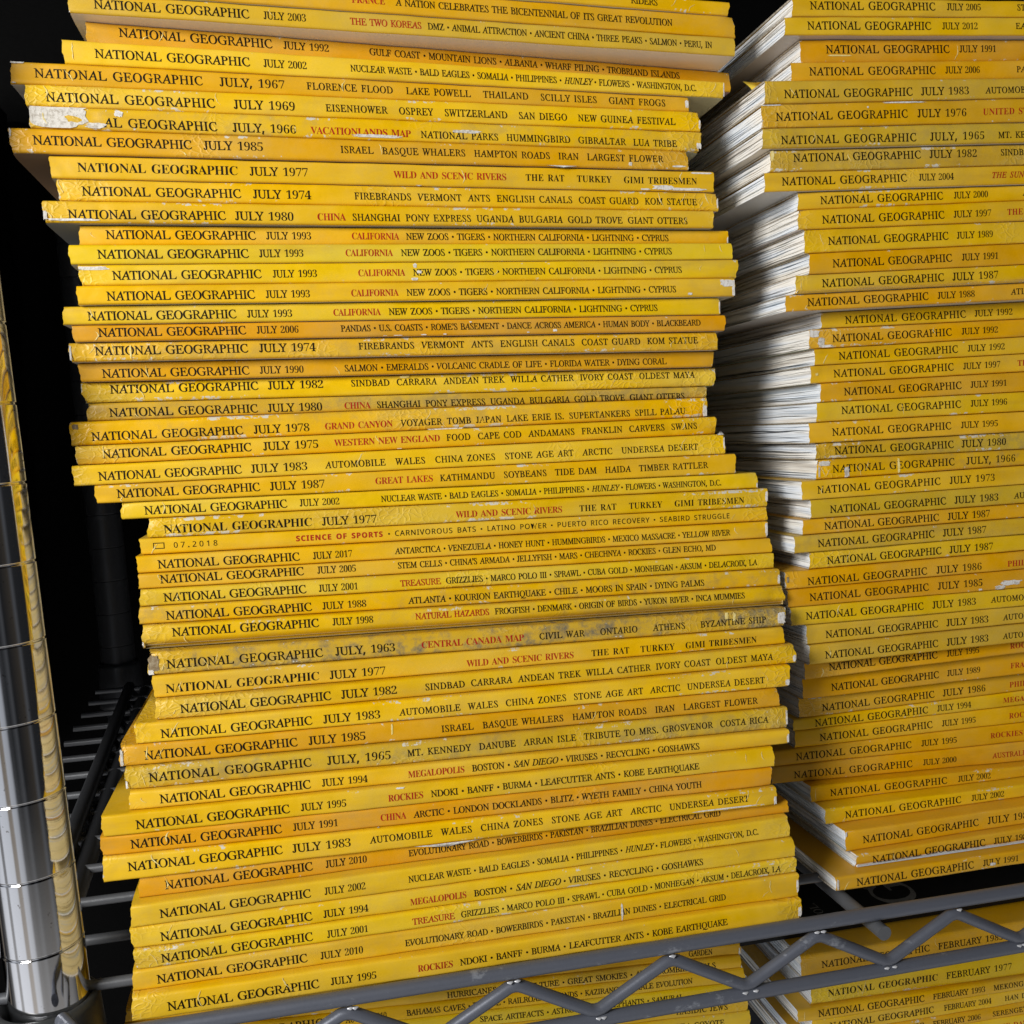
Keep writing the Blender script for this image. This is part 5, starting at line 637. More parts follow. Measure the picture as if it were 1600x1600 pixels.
 ['R28', 'R', 'Y', 0.45, 'old', 211.1, 383.4, 465.1, 383.4, 134.84, 141.99, 137.08, 144.93, [('NATIONAL GEOGRAPHIC', 8.0, 63.8, 'n'), ('JULY 1987', 67.6, 89.6, 'd')]],
 ['R29', 'R', 'G', 0.38, 'old', 199.2, 382.3, 453.2, 382.3, 127.03, 134.52, 128.29, 136.76, [('NATIONAL GEOGRAPHIC', 10.1, 67.8, 'n'), ('JULY 1986', 72.3, 95.0, 'd'), ('PHILIPPINES', 107.8, None, 'r')]],
 ['R30', 'R', 'O', 0.5, 'old', 199.9, 382.3, 453.9, 382.3, 119.23, 126.81, 119.15, 128.08, [('NATIONAL GEOGRAPHIC', 10.1, 67.7, 'n'), ('JULY 1985', 72.1, 94.6, 'd')]],
 ['R31', 'R', 'Y', 0.5, 'old', 201.5, 382.3, 455.5, 382.3, 111.04, 119.01, 110.44, 118.93, [('NATIONAL GEOGRAPHIC', 6.9, 63.5, 'n'), ('JULY 1983', 67.9, 90.0, 'd'), ('AUTOMOBILE', 97.5, None, 't')]],
 ['R32', 'R', 'V', 0.45, 'old', 209.1, 383.4, 463.1, 383.4, 102.2, 110.8, 103.44, 110.2, [('NATIONAL GEOGRAPHIC', 8.8, 63.9, 'n'), ('JULY 1983', 68.0, 89.1, 'd'), ('AUTOMOBILE', 96.7, None, 't')]],
 ['R33', 'R', 'V', 0.45, 'old', 209.6, 382.3, 463.6, 382.3, 93.51, 101.99, 95.47, 103.23, [('NATIONAL GEOGRAPHIC', 7.4, 62.4, 'n'), ('JULY 1983', 66.6, 87.7, 'd'), ('AUTOMOBILE', 95.2, None, 't')]],
 ['R34', 'R', 'G', 0.6, 'mid', 210.3, 388.0, 464.3, 388.0, 85.54, 93.3, 90.65, 95.25, [('NATIONAL GEOGRAPHIC', 11.6, 65.4, 'n'), ('JULY 1995', 70.0, 86.7, 'd'), ('ROCKIES', 102.7, None, 'r')]],
 ['R35', 'R', 'G', 0.42, 'mid', 211.9, 393.0, 465.9, 393.0, 75.43, 85.35, 77.45, 90.46, [('NATIONAL GEOGRAPHIC', 13.7, 67.9, 'n'), ('JULY 1989', 72.2, 89.2, 'd'), ('FRANCE', 105.1, None, 'r')]],
 ['R36', 'R', 'G', 0.4, 'old', 212.0, 397.0, 466.0, 397.0, 65.76, 75.21, 68.78, 77.24, [('NATIONAL GEOGRAPHIC', 11.3, 68.3, 'n'), ('JULY 1986', 72.6, 95.2, 'd'), ('PHILIPPINES', 107.9, None, 'r')]],
 ['R37', 'R', 'Y', 0.5, 'mid', 209.1, 397.0, 463.1, 397.0, 60.31, 65.51, 60.12, 68.52, [('NATIONAL GEOGRAPHIC', 10.6, 67.8, 'n'), ('JULY 1994', 72.5, 90.3, 'd'), ('MEGALOPOLIS', 107.4, None, 'r')]],
 ['R38', 'R', 'Y', 0.5, 'mid', 209.9, 397.0, 463.9, 397.0, 52.47, 60.09, 51.24, 59.9, [('NATIONAL GEOGRAPHIC', 11.9, 69.3, 'n'), ('JULY 1995', 74.0, 91.8, 'd'), ('ROCKIES', 109.3, None, 'r')]],
 ['R39', 'R', 'G', 0.5, 'mid', 199.3, 397.0, 453.3, 397.0, 45.27, 52.3, 40.05, 51.07, [('NATIONAL GEOGRAPHIC', 10.7, 68.8, 'n'), ('JULY 1995', 73.8, 92.2, 'd'), ('ROCKIES', 110.2, None, 'r'), ('NDOKI', 124.2, None, 't')]],
 ['R40', 'R', 'G', 0.45, 'new', 198.2, 397.0, 452.2, 397.0, 37.21, 45.07, 29.22, 39.85, [('NATIONAL GEOGRAPHIC', 10.7, 70.2, 'n'), ('JULY 2000', 75.8, 93.2, 'd'), ('AUSTRALIA', 112.3, None, 'r')]],
 ['R41', 'R', 'G', 0.5, 'new', 213.7, 391.0, 467.7, 391.0, 28.97, 36.5, 26.63, 28.51, [('NATIONAL GEOGRAPHIC', 9.5, 68.5, 'n'), ('JULY 2002', 74.2, 91.3, 'd')]],
 ['R42', 'R', 'L', 0.5, 'new', 216.0, 383.0, 470.0, 383.0, 21.68, 28.73, 22.65, 26.39, [('NATIONAL GEOGRAPHIC', 9.6, 67.6, 'n'), ('JULY 2002', 72.8, 89.8, 'd')]],
 ['R43', 'R', 'G', 0.5, 'old', 220.3, 374.0, 474.3, 374.0, 12.76, 21.48, 15.67, 22.45, [('NATIONAL GEOGRAPHIC', 8.2, 65.5, 'n'), ('JULY 1983', 70.0, 92.7, 'd')]],
 ['R44', 'R', 'G', 0.5, 'mid', 222.9, 370.0, 476.9, 370.0, 6.74, 12.57, 6.56, 15.48, [('NATIONAL GEOGRAPHIC', 7.6, 63.0, 'n'), ('JULY 1988', 67.2, 85.7, 'd')]],
 ['R45', 'R', 'G', 0.5, 'mid', 210.3, 365.0, 464.3, 365.0, 0.45, 6.53, -0.32, 6.35, [('NATIONAL GEOGRAPHIC', 9.5, 66.0, 'n'), ('JULY 1991', 70.5, 88.1, 'd')]],
 ['Q0', 'Q', 'G', 0.5, 'old', 213.5, 402.6, 467.5, 402.6, -58.9, -48.13, -63.89, -49.73, [('NATIONAL GEOGRAPHIC', 10.5, 67.1, 'n'), ('FEBRUARY 1985', 71.5, 107.2, 'd')]],
 ['Q1', 'Q', 'L', 0.42, 'old', 216.4, 399.5, 470.4, 399.5, -70.31, -59.17, -78.74, -64.17, [('NATIONAL GEOGRAPHIC', 8.6, 66.0, 'n'), ('FEBRUARY 1977', 70.5, 106.5, 'd')]],
 ['Q2', 'Q', 'Y', 0.55, 'mid', 208.5, 397.4, 462.5, 397.4, -76.5, -70.27, -84.22, -78.7, [('NATIONAL GEOGRAPHIC', 10.3, 65.2, 'n'), ('FEBRUARY 1993', 69.6, 97.9, 'd'), ('MEKONG RIVER', 102.4, None, 't')]],
 ['Q3', 'Q', 'Y', 0.5, 'new', 216.1, 398.5, 470.1, 398.5, -85.13, -76.96, -90.04, -84.67, [('NATIONAL GEOGRAPHIC', 9.2, 63.7, 'n'), ('FEBRUARY 2004', 68.8, 94.5, 'd'), ('HAN DYNASTY', 101.9, None, 't')]],
 ['Q4', 'Q', 'G', 0.5, 'new', 210.2, 398.5, 464.2, 398.5, -91.16, -85.23, -96.11, -90.14, [('NATIONAL GEOGRAPHIC', 9.2, 64.1, 'n'), ('FEBRUARY 2006', 68.5, 94.1, 'd'), ('SERENGETI', 100.8, None, 't')]],
 ['Q5', 'Q', 'L', 0.5, 'mid', 210.0, 398.5, 464.0, 398.5, -99.16, -91.38, -104.29, -96.33, [('NATIONAL GEOGRAPHIC', 6.3, 62.8, 'n'), ('FEBRUARY 1997', 73.0, 98.1, 'd'), ('THE DAWN', 103.0, None, 'r')]],
 ['W0', 'W', 'G', 0.5, 'mid', -76.8, 388.0, 177.2, 388.0, -20.7, -16.0, -33.53, -28.11, [('GARDEN', 229.8, 240.7, 't')]],
 ['W1', 'W', 'Y', 0.5, 'new', -77.2, 387.0, 176.8, 387.0, -25.48, -20.9, -39.05, -33.74, [('HURRICANES • AGRICULTURE • GREAT SMOKIES • ABERCROMBIE • SEALS', 124.2, 241.9, 't')]],
 ['W2', 'W', 'Y', 0.5, 'new', -75.5, 387.0, 178.5, 387.0, -31.44, -25.79, -45.84, -39.35, [('NATIONAL GEOGRAPHIC', 15.5, 72.6, 'n'), ('AUGUST 2010', 81.4, 97.7, 'd'), ('BAHAMAS CAVES • EUROPE • RAILROAD • ISLANDS • KAZIRANGA • WHALE EVOLUTION', 105.7, 229.4, 't')]],
 ['W3', 'W', 'L', 0.5, 'new', -75.7, 387.0, 178.3, 387.0, -37.57, -31.65, -52.85, -46.05, [('SPACE ARTIFACTS • ASTRONAUTS • ELEPHANTS • SAMURAI', 135.9, 224.4, 't')]],
 ['W4', 'W', 'Y', 0.5, 'mid', -74.6, 387.0, 179.4, 387.0, -43.28, -37.85, -59.37, -53.13, [('TO THE|HASIDIC JEWS', 113.9, 244.6, 't')]],
 ['W5', 'W', 'L', 0.5, 'old', -73.6, 387.0, 180.4, 387.0, -49.64, -43.57, -66.6, -59.65, [('ARTS|KOREA COYOTE', 181.5, 241.8, 't')]],
]

# bare or scuffed patches on the spines: along, up, width, height, kind
SCARS = {
 'M7':[(10.1,4.69,20.8,8.87,'g'),(22.0,1.6,7.3,2.01,'g'),(29.9,5.94,3.0,2.24,'w'),(122.4,1.41,19.4,1.19,'g'),(157.1,4.35,11.6,1.21,'g'),(252.9,2.28,2.2,2.55,'w')],
 'M15':[(252.3,5.44,7.4,3.13,'w'),(254.8,2.28,2.0,5.23,'w'),(235.3,1.19,2.0,1.04,'w')],
 'M9':[(231.8,1.33,9.4,2.04,'w'),(242.5,0.78,16.7,1.28,'w'),(224.1,0.42,4.4,1.01,'w'),(248.6,7.32,9.5,0.77,'w'),(132.2,-0.21,3.0,0.97,'w')],
 'M11':[(0.6,2.47,1.7,3.58,'w'),(9.1,0.99,19.3,0.9,'w')],
 'M14':[(4.0,6.23,13.9,1.37,'w'),(122.1,6.19,1.5,1.71,'w'),(123.7,3.74,2.0,1.22,'w'),(121.8,1.07,2.5,1.22,'w')],
 'M17':[(113.6,0.17,1.7,0.49,'w'),(128.6,0.41,2.5,0.5,'w'),(147.4,5.1,1.0,0.5,'w'),(181.7,1.31,1.9,1.02,'w'),(170.6,0.73,1.1,0.51,'w'),(118.6,0.33,3.5,0.39,'w'),(137.0,0.52,1.3,0.5,'w')],
 'M5':[(2.4,7.52,5.0,0.88,'w'),(0.6,0.18,2.1,1.1,'w'),(254.6,2.91,1.7,3.05,'w')],
 'M8':[(0.4,7.0,0.8,3.08,'w'),(230.0,1.63,1.6,1.51,'w'),(250.4,1.12,6.1,0.76,'w'),(201.9,-0.54,15.7,0.4,'w')],
 'M24':[(255.1,9.76,3.7,1.88,'w'),(256.7,4.59,1.2,5.37,'w')],
 'M29':[(252.9,3.71,1.5,5.99,'w')],
 'M27':[(250.4,4.29,1.5,4.37,'w')],
 'M34':[(2.1,4.49,3.9,6.09,'d'),(1.0,1.04,2.2,2.34,'w'),(249.6,3.78,3.5,5.91,'w'),(225.1,6.29,1.7,3.18,'l'),(228.5,5.52,1.4,3.72,'l')],
 'M37':[(253.3,1.97,2.0,2.67,'w')],
 'M39':[(255.4,4.71,1.4,6.93,'w'),(0.2,2.13,1.5,2.77,'w')],
 'M40':[(253.8,2.62,1.4,3.73,'w')],
 'M20':[(121.9,6.9,4.1,1.02,'l')],
 'M18':[(0.4,3.06,0.9,6.03,'w'),(21.3,3.16,0.7,5.17,'l')],
 'M22':[(1.9,7.11,2.2,2.14,'d'),(253.0,2.49,2.3,5.43,'w'),(142.0,-5.19,15.6,0.77,'w')],
 'M48':[(180.1,4.25,0.8,6.93,'w'),(254.4,4.62,1.1,5.34,'w')],
 'M41':[(104.5,7.0,3.3,0.73,'w')],
 'M42':[(96.8,-0.18,1.2,0.73,'w')],
 'M43':[(121.9,-1.1,26.6,0.49,'w'),(234.2,1.1,30.0,0.63,'w'),(255.5,2.2,1.7,3.71,'w')],
 'M38':[(96.8,5.14,0.7,4.4,'l'),(0.8,3.42,1.1,6.94,'g')],
 'M23':[(119.7,0.27,2.0,0.5,'w'),(9.7,4.44,0.4,5.22,'l')],
 'M49':[(254.3,3.32,1.7,4.26,'w')],
 'M36':[(250.6,2.21,1.7,2.68,'w')],
 'M32':[(255.7,2.59,1.2,3.81,'w')],
 'M33':[(-0.1,1.82,1.3,2.83,'g')],
 'M2':[(0.2,-0.33,0.9,1.75,'w')],
 'M4':[(252.7,3.11,0.8,5.6,'w')],
 'M6':[(254.8,2.59,1.1,3.56,'w')],
 'M10':[(253.5,3.05,1.1,4.13,'w')],
 'M12':[(253.2,1.49,0.9,2.62,'w')],
 'M16':[(255.3,2.9,0.9,5.26,'w')],
 'M26':[(256.2,1.31,1.2,2.19,'w')],
 'R16':[(2.4,6.41,4.8,3.22,'w'),(5.6,2.75,3.6,3.77,'g'),(7.7,0.76,6.0,1.35,'w')],
 'R30':[(109.0,2.87,11.2,2.32,'w'),(103.4,0.98,5.2,2.31,'g'),(93.3,0.88,1.9,0.86,'w')],
 'R5':[(63.4,8.79,20.6,0.66,'w'),(4.4,8.72,10.0,0.74,'w'),(46.8,7.03,0.9,0.76,'w')],
 'R23':[(3.8,6.77,5.4,2.19,'g'),(14.3,2.56,2.4,4.96,'g'),(14.0,0.37,1.5,2.2,'w'),(39.3,3.8,1.2,6.69,'l'),(1.3,3.09,0.9,4.93,'g')],
 'R45':[(75.2,2.12,2.9,1.44,'w'),(0.9,3.25,1.2,4.99,'w')],
 'R18':[(2.8,3.79,1.5,1.08,'l')],
 'R2':[(17.5,2.88,11.5,0.63,'l')],
 'R7':[(0.5,6.12,2.2,4.52,'l')],
 'R29':[(1.2,4.21,1.2,2.74,'d')],
 'R43':[(0.4,7.7,1.2,2.26,'w')],
 'R40':[(13.8,-0.03,0.9,0.88,'w')],
 'W1':[(254.5,-0.03,1.5,4.07,'w')],
 'W3':[(253.5,1.04,1.5,5.26,'w')],
 'W0':[(253.3,0.43,0.9,5.23,'w')],
}

TINT = {'L': (0.83, 0.535, 0.016), 'Y': (0.80, 0.48, 0.014), 'G': (0.75, 0.40, 0.012), 'O': (0.72, 0.36, 0.012), 'V': (0.66, 0.42, 0.030)}
BACKC = {'M2': (0.88, 0.83, 0.77), 'M5': (0.80, 0.80, 0.79), 'M8': (0.30, 0.20, 0.135), 'M11': (0.30, 0.33, 0.36), 'M16': (0.72, 0.71, 0.69),
         'M13': (0.7, 0.68, 0.64), 'M18': (0.7, 0.68, 0.62), 'R1': (0.55, 0.52, 0.5), 'R7': (0.35, 0.35, 0.36), 'R14': (0.6, 0.6, 0.62), 'R8': (0.6, 0.6, 0.6), 'M4': (0.62, 0.55, 0.30)}
CREASE = {'M10': .9, 'M20': 1.0, 'M22': 1.0, 'M7': .9, 'M6': .55, 'M8': .6, 'M11': .7, 'M18': .9, 'M23': .7, 'M24': .5, 'M27': .8, 'M33': .6, 'M34': 1.0, 'M39': .9,
          'M38': .5, 'M36': .5, 'M37': .6, 'M43': .45, 'M45': .35, 'M47': .6, 'M46': .35, 'R4': .5, 'R22': 1.0, 'R23': 1.0, 'R7': .7, 'R16': .6, 'R29': .6, 'R36': .6,
          'R28': .6, 'R5': .5, 'R6': .6, 'R11': .6, 'R10': .5, 'M14': .5, 'M21': .5, 'M31': .4, 'M49': .5, 'M48': .35, 'M26': .4, 'Q1': .9}
DIRT = {'M34': 1.0, 'M32': .45, 'M33': .35, 'M39': .5, 'M21': .5, 'R22': .5, 'R6': .3, 'R7': .3, 'R4': .2, 'R25': .3, 'R27': .3, 'M18': .3, 'M22': .35, 'M7': .35, 'R23': .4}

def hash_id(s):
    return sum((i + 1) * 131 * ord(ch) for i, ch in enumerate(s))
def T0(row):
    return row[10] - row[9]
class Wave:
    """smooth random function of one variable"""
    def __init__(self, rng, lams, amps):
        self.t = [(2 * math.pi / l, rng.uniform(0, 6.28), a) for l, a in zip(lams, amps)]
    def __call__(self, x):
        return sum(a * np.sin(k * x + p) for k, p, a in self.t)

def make_magazine(row):
    mid, stack, tint, cfrac, style, x0, y0, x1, y1, zb0, zt0, zb1, zt1, segs = row
    rng = random.Random(hash_id(mid))
    L = math.hypot(x1 - x0, y1 - y0)
    root = empty('magazine', (x0, y0, zb0), math.atan2(y1 - y0, x1 - x0))
    D = 174.0 + rng.uniform(-1.5, 1.5)
    crease = CREASE.get(mid, 0.12 + 0.2 * rng.random()); dirt = DIRT.get(mid, 0.10 + 0.10 * rng.random())
    zb = lambda u: (zb1 - zb0) * u / L
    T = lambda u: (zt0 - zb0) + ((zt1 - zb1) - (zt0 - zb0)) * u / L
    bow = rng.uniform(-0.15, 0.35)
    w1 = Wave(rng, (90, 41, 23, 13), (0.10, 0.07, 0.05, 0.03)); w2 = Wave(rng, (70, 33, 17), (0.10, 0.08, 0.06))
    folds = []
    for _ in range(int(2 + crease * 9)):
        u0 = rng.choice((rng.uniform(0, 22), rng.uniform(L - 22, L), rng.uniform(0, L)))
        folds.append((u0, rng.uniform(-0.9, 0.9) * 6, rng.uniform(-0.22, 0.16) * (0.4 + crease), rng.uniform(1.3, 2.6), rng.uniform(0, 1)))
    curl = {'M33': 1.0, 'R44': 0.6, 'R13': 0.4}.get(mid, 0)
    def disp(u, s):
        d = bow * (1 - (2 * s - 1) ** 2) * 0.9 + (w1(u) * (1 - s) + w2(u) * s) * 1.35
        for u0, sl, a, wd, sc_ in folds:
            k = (u - u0 - sl * (s - 0.5)) / wd
            d = d + a * np.exp(-k * k) * np.clip(1.3 - np.abs(s - sc_) * 1.2, 0, 1)
        if curl: d = d - curl * 2.2 * np.clip((0.42 - s) / 0.42, 0, 1) ** 2
        return d
    # ---- cover: back, spine and front in one bent sheet
    if stack == 'L': us = np.concatenate([np.linspace(0, 30, 22)[:-1], np.linspace(30, L - 30, 74)[:-1], np.linspace(L - 30, L, 22)])
    else: us = np.concatenate([np.linspace(0, 24, 20)[:-1], np.linspace(24, 125, 52)[:-1], np.linspace(125, L, 16)])
    if stack == 'W': us = np.linspace(0, L, 70)
    r = 0.8 + 0.45 * crease; c = 0.32
    P = [(D, 0, 0, -1), (D * .45, 0, 0, -1), (9, 0, 0, -1), (2.2, 0, 0, -1), (r, 0, 0, 0)]
    for a in (30, 60): P.append((r * (1 - math.sin(math.radians(a))), 0, r * (1 - math.cos(math.radians(a))), 0.0))
    for s in (0, .12, .28, .44, .58, .74, .88, 1): P.append((0, s, r * (1 - s) - r * s, s))
    for a in (60, 30): P.append((r * (1 - math.sin(math.radians(a))), 1, -r * (1 - math.cos(math.radians(a))), 1.0))
    P += [(r, 1, 0, 1), (2.2, 1, 0, 2), (9, 1, 0, 2), (D * .45, 1, 0, 2), (D, 1, 0, 2)]
    nP = len(P); nU = len(us)
    U = np.repeat(us, nP).reshape(nU, nP)
    V = np.tile([p[0] for p in P], (nU, 1)).astype(float); A = np.tile([p[1] for p in P], (nU, 1)); Bq = np.tile([p[2] for p in P], (nU, 1))
    S = np.tile([min(1, max(0, p[3])) for p in P], (nU, 1)).astype(float)
    sp_mask = np.tile([1.0 if 0 <= p[3] <= 1 else 0.0 for p in P], (nU, 1)); sp_mask[:, [3, -4]] = 0.5
    Z = zb(U) + A * T(U) + Bq
    V = V - disp(U, S) * sp_mask
    # ragged, slightly crushed ends
    e0 = Wave(rng, (5.1, 2.3), (0.16, 0.10)); e1 = Wave(rng, (5.3, 2.1), (0.16, 0.10))
    k0, k1 = [rng.uniform(0.15, 0.8) * (0.5 + crease) for _ in range(2)]; j0, j1 = rng.random(), rng.random()
    crush0 = np.clip(1 - U / 6, 0, 1); crush1 = np.clip(1 - (L - U) / 6, 0, 1)
    corner = lambda j: np.exp(-((S - j) / 0.35) ** 2)
    X = U + (e0(Z) + k0 * corner(round(j0))) * crush0 * sp_mask - (e1(Z) + k1 * corner(round(j1))) * crush1 * sp_mask
    V = V + sp_mask * (crush0 ** 2 * k0 * corner(round(j0)) + crush1 ** 2 * k1 * corner(round(j1))) * 0.9
    edge = np.minimum(S, 1 - S)
    wear = np.clip(1 - edge / 0.16, 0, 1) * sp_mask * (0.62 + 0.5 * np.sin(U / (11 + 8 * rng.random()) + rng.uniform(0, 6)) * rng.random())
    wear = np.maximum(wear, np.clip(1 - np.minimum(U, L - U) / 2.0, 0, 1) * 0.9 * sp_mask)
    ends = np.clip(1 - np.minimum(U, L - U) / 20.0, 0, 1)
    mb = Mesh()
    q = grid_quads(nU, nP)
    prof_m = np.array([1 if P[i][3] < 0 else 0 for i in range(nP - 1)])
    mb.add(np.stack([X, V, Z], -1), q[:, ::-1], mat=np.tile(prof_m, nU - 1), att=dict(wear=wear.ravel(), ends=ends.ravel()))
    # cut edge of the cover sheet at both ends
    pin = np.array([min(max(p[0], 0) + (c if 0 <= p[3] <= 1 else 0), D) for p in P])
    for row_i, flip in ((0, False), (nU - 1, True)):
        o = np.stack([X[row_i], V[row_i], Z[row_i]], -1)
        zz = np.clip(o[:, 2], zb(us[row_i]) + c, zb(us[row_i]) + T(us[row_i]) - c)
        i_ = np.stack([o[:, 0] + (0.6 if row_i == 0 else -0.6), np.maximum(o[:, 1] + c * sp_mask[0], pin), zz], -1)
        qq = [(k, k + 1, nP + k + 1, nP + k) for k in range(nP - 1)]
        mb.add(np.concatenate([o, i_]), [x[::-1] for x in qq] if flip else qq, mat=2)
    # ---- lettering printed on the spine
    cap_n = {'old': 3.15, 'mid': 3.15, 'new': 3.1, 'sans': 2.2}[style]; cap_d = {'old': 3.15, 'mid': 2.75, 'new': 2.7, 'sans': 2.1}[style]
    cap_t = {'old': 2.55, 'mid': 2.5, 'new': 2.4, 'sans': 2.1}[style]
    heavy = any(k in ('1977',) for t_, a_, b_, kk in segs for k in (t_[-4:],))
    def put(v2, tris, cap, m_, lift=0.10):
        u = v2[:, 0]; mid_h = cfrac * T(u)
        if mid in ('M12', 'M21', 'M3'): mid_h = T(u) - (1 - cfrac) * T(0)       # the next issue hides the foot of the type
        if mid == 'M44': mid_h = cfrac * T(0) + 0 * u
        h0 = zb(u) + mid_h - cap / 2 + v2[:, 1]
        s = np.clip((h0 - zb(u)) / T(u), 0.0, 1.0)
        mb.add(np.stack([u, -disp(u, s) - lift, h0], -1), tris=tris, mat=m_)
    endx = 0
    for text, a, b, kind in segs:
        cap = {'n': cap_n, 'd': cap_d, 'r': cap_t, 't': cap_t}[kind]
        st = 'R'
        if kind == 'r' and style in ('old', 'mid'): st = 'B'
        if kind in 'nt' and heavy: st = 'B'
        if style == 'sans': st = 'K' if kind in 'rd' else 'S'
        if kind == 't' and b is None: a = max(a, endx + 4)
        gl, endx = typeset(text, st, cap, a, b)
        for v2, tr in gl:
            if mid == 'M7' and v2[:, 0].mean() < 23.5: continue        # torn away with the paper
            if v2[:, 0].max() < L - 1: put(v2, tr, cap, 4 if kind == 'r' else 3)
    if style == 'sans':
        a, b = segs[0][1] - 7.2, segs[0][1] - 3.2; hh = 2.3; w = 0.28
        for xa, xb, ya, yb in ((a, b, 0, w), (a, b, hh - w, hh), (a, a + w, w, hh - w), (b - w, b, w, hh - w)):
            put(np.array([[xa, ya], [xb, ya], [xb, yb], [xa, yb]]), [[0, 1, 2], [0, 2, 3]], 2.3, 3)
    # ---- thin cracks where the spine has been bent
    for _ in range(int(rng.random() * 1.6 + crease * 4)):
        uc = rng.choice((rng.uniform(2, 25), rng.uniform(L - 25, L - 2), rng.uniform(4, L - 4)))
        s0 = rng.uniform(0.0, 0.45); s1 = min(1.0, s0 + rng.uniform(0.25, 0.8)); lean_ = rng.uniform(-3.5, 3.5); bend = rng.uniform(-1.2, 1.2); wd = rng.uniform(0.10, 0.26)
        k = np.linspace(0, 1, 9); ss = s0 + (s1 - s0) * k
        uu = np.clip(uc + lean_ * k + bend * np.sin(k * math.pi) + np.array([rng.uniform(-.18, .18) for _ in k]), 0.5, L - 0.5)
        hw = wd * np.sin(k * math.pi) ** 0.6 * np.array([rng.uniform(0.5, 1.2) for _ in k]) + 0.01
        hz = zb(uu) + np.clip(ss, 0.06, 0.94) * T(uu); dy = -disp(uu, ss)
        vv = np.concatenate([np.stack([uu - hw, dy - 0.13, hz], -1), np.stack([uu + hw, dy - 0.13, hz], -1)])
        mb.add(vv, [(i, 9 + i, 10 + i, i + 1) for i in range(8)], mat=8)
    # ---- bare and scuffed patches
    for u0, z0, w, h, kind in SCARS.get(mid, ()):
        n = 26; th = np.linspace(0, 2 * math.pi, n, endpoint=False)
        jag = np.array([rng.uniform(0.72, 1.1) for _ in th])
        ex = np.sign(np.cos(th)) * np.abs(np.cos(th)) ** 0.55; ey = np.sign(np.sin(th)) * np.abs(np.sin(th)) ** 0.55
        if w > 15 and h > 5: jag = np.where(np.cos(th) > 0.2, jag, 1.0)
        px = np.clip(u0 + ex * jag * w / 2, 0.15, L - 0.15); pz = z0 + ey * jag * h / 2
        tz = T(px); pz = np.clip(pz, 0.25, tz - 0.25)
        px = np.concatenate([[u0], px]); pz = np.concatenate([[z0], pz])
        vv = np.stack([px, -disp(px, np.clip(pz / T(px), 0, 1)) - 0.17, zb(px) + pz], -1)
        vv[1:, 1] += 0.03
        mb.add(vv, tris=[(0, 1 + k, 1 + (k + 1) % n) for k in range(n)], mat={'w': 5, 'g': 6, 'd': 7, 'l': 8}[kind])
    cov = mb.build('cover', [COVER, BACK, CORE, BLACK, RED, TORN, GREY, DARK, PALE], root, smooth=True)
    jit = [1 + rng.uniform(-0.045, 0.045) for _ in range(3)]
    cov['tint'] = tuple(min(0.9, x * j) for x, j in zip(TINT[tint], jit))
    cov['back'] = BACKC.get(mid, tuple(x * rng.uniform(0.75, 1.05) for x in (0.62, 0.60, 0.56)))
    cov['dirt'] = float(dirt); cov['crease'] = float(crease)
    # ---- page block: gathered sections, each a wavy slab
    pb = Mesh()
    nl = 15 if stack in 'RQ' else 7
    vs = np.concatenate([np.linspace(0.5, 90, 24)[:-1], np.linspace(90, D - 0.6, 8)]) if stack in 'RQ' else np.linspace(0.6, D - 0.6, 6)
    wv = [Wave(rng, (120, 57, 31), (0.17, 0.13, 0.09)) for _ in range(nl + 1)]
    sag = rng.uniform(-0.3, 0.2)
    for k in range(nl):
        def bound(j, u):
            f = j / nl
            base = np.full(len(vs), zb(u) + c + f * (T(u) - 2 * c))
            if 0 < j < nl: base = base + wv[j](vs) * min(1.0, T(u) / 8) * np.clip(vs / 14, 0, 1)
            return base
        gapz = 0.05 if rng.random() < 0.72 else rng.uniform(0.15, 0.6)
        inl = 0.75 + rng.uniform(0, 0.35) + (rng.uniform(0.2, 0.7) if rng.random() < 0.25 else 0); inr = 0.8 + rng.uniform(0, 0.5)
        ua, ub = inl, L - inr
        ripple = Wave(rng, (60, 27), (0.12, 0.08))(vs) * np.clip(vs / 10, 0, 1)
        nv = len(vs)
        gz = gapz * np.clip(vs / 20, 0, 1)
        a0, a1 = bound(k, ua), np.maximum(bound(k + 1, ua) - gz, bound(k, ua) + 0.05)
        b0, b1 = bound(k, ub), np.maximum(bound(k + 1, ub) - gz, bound(k, ub) + 0.05)
        va = np.concatenate([np.stack([ua + ripple, vs, a0], -1), np.stack([ua + ripple, vs, a1], -1), np.stack([ub - ripple, vs, b0], -1), np.stack([ub - ripple, vs, b1], -1)])
        q = []
        for i in range(nv - 1):
            q.append((i + 1, i, nv + i, nv + i + 1))
            q.append((2 * nv + i, 2 * nv + i + 1, 3 * nv + i + 1, 3 * nv + i))
            q.append((nv + i, 3 * nv + i, 3 * nv + i + 1, nv + i + 1))
            q.append((i, i + 1, 2 * nv + i + 1, 2 * nv + i))
        q.append((nv - 1, 2 * nv - 1, 4 * nv - 1, 3 * nv - 1))
        pb.add(va, q)
    pb.build('page_block', [REFLECT_PAGES if stack == 'L' else PAGES], root)
    return root

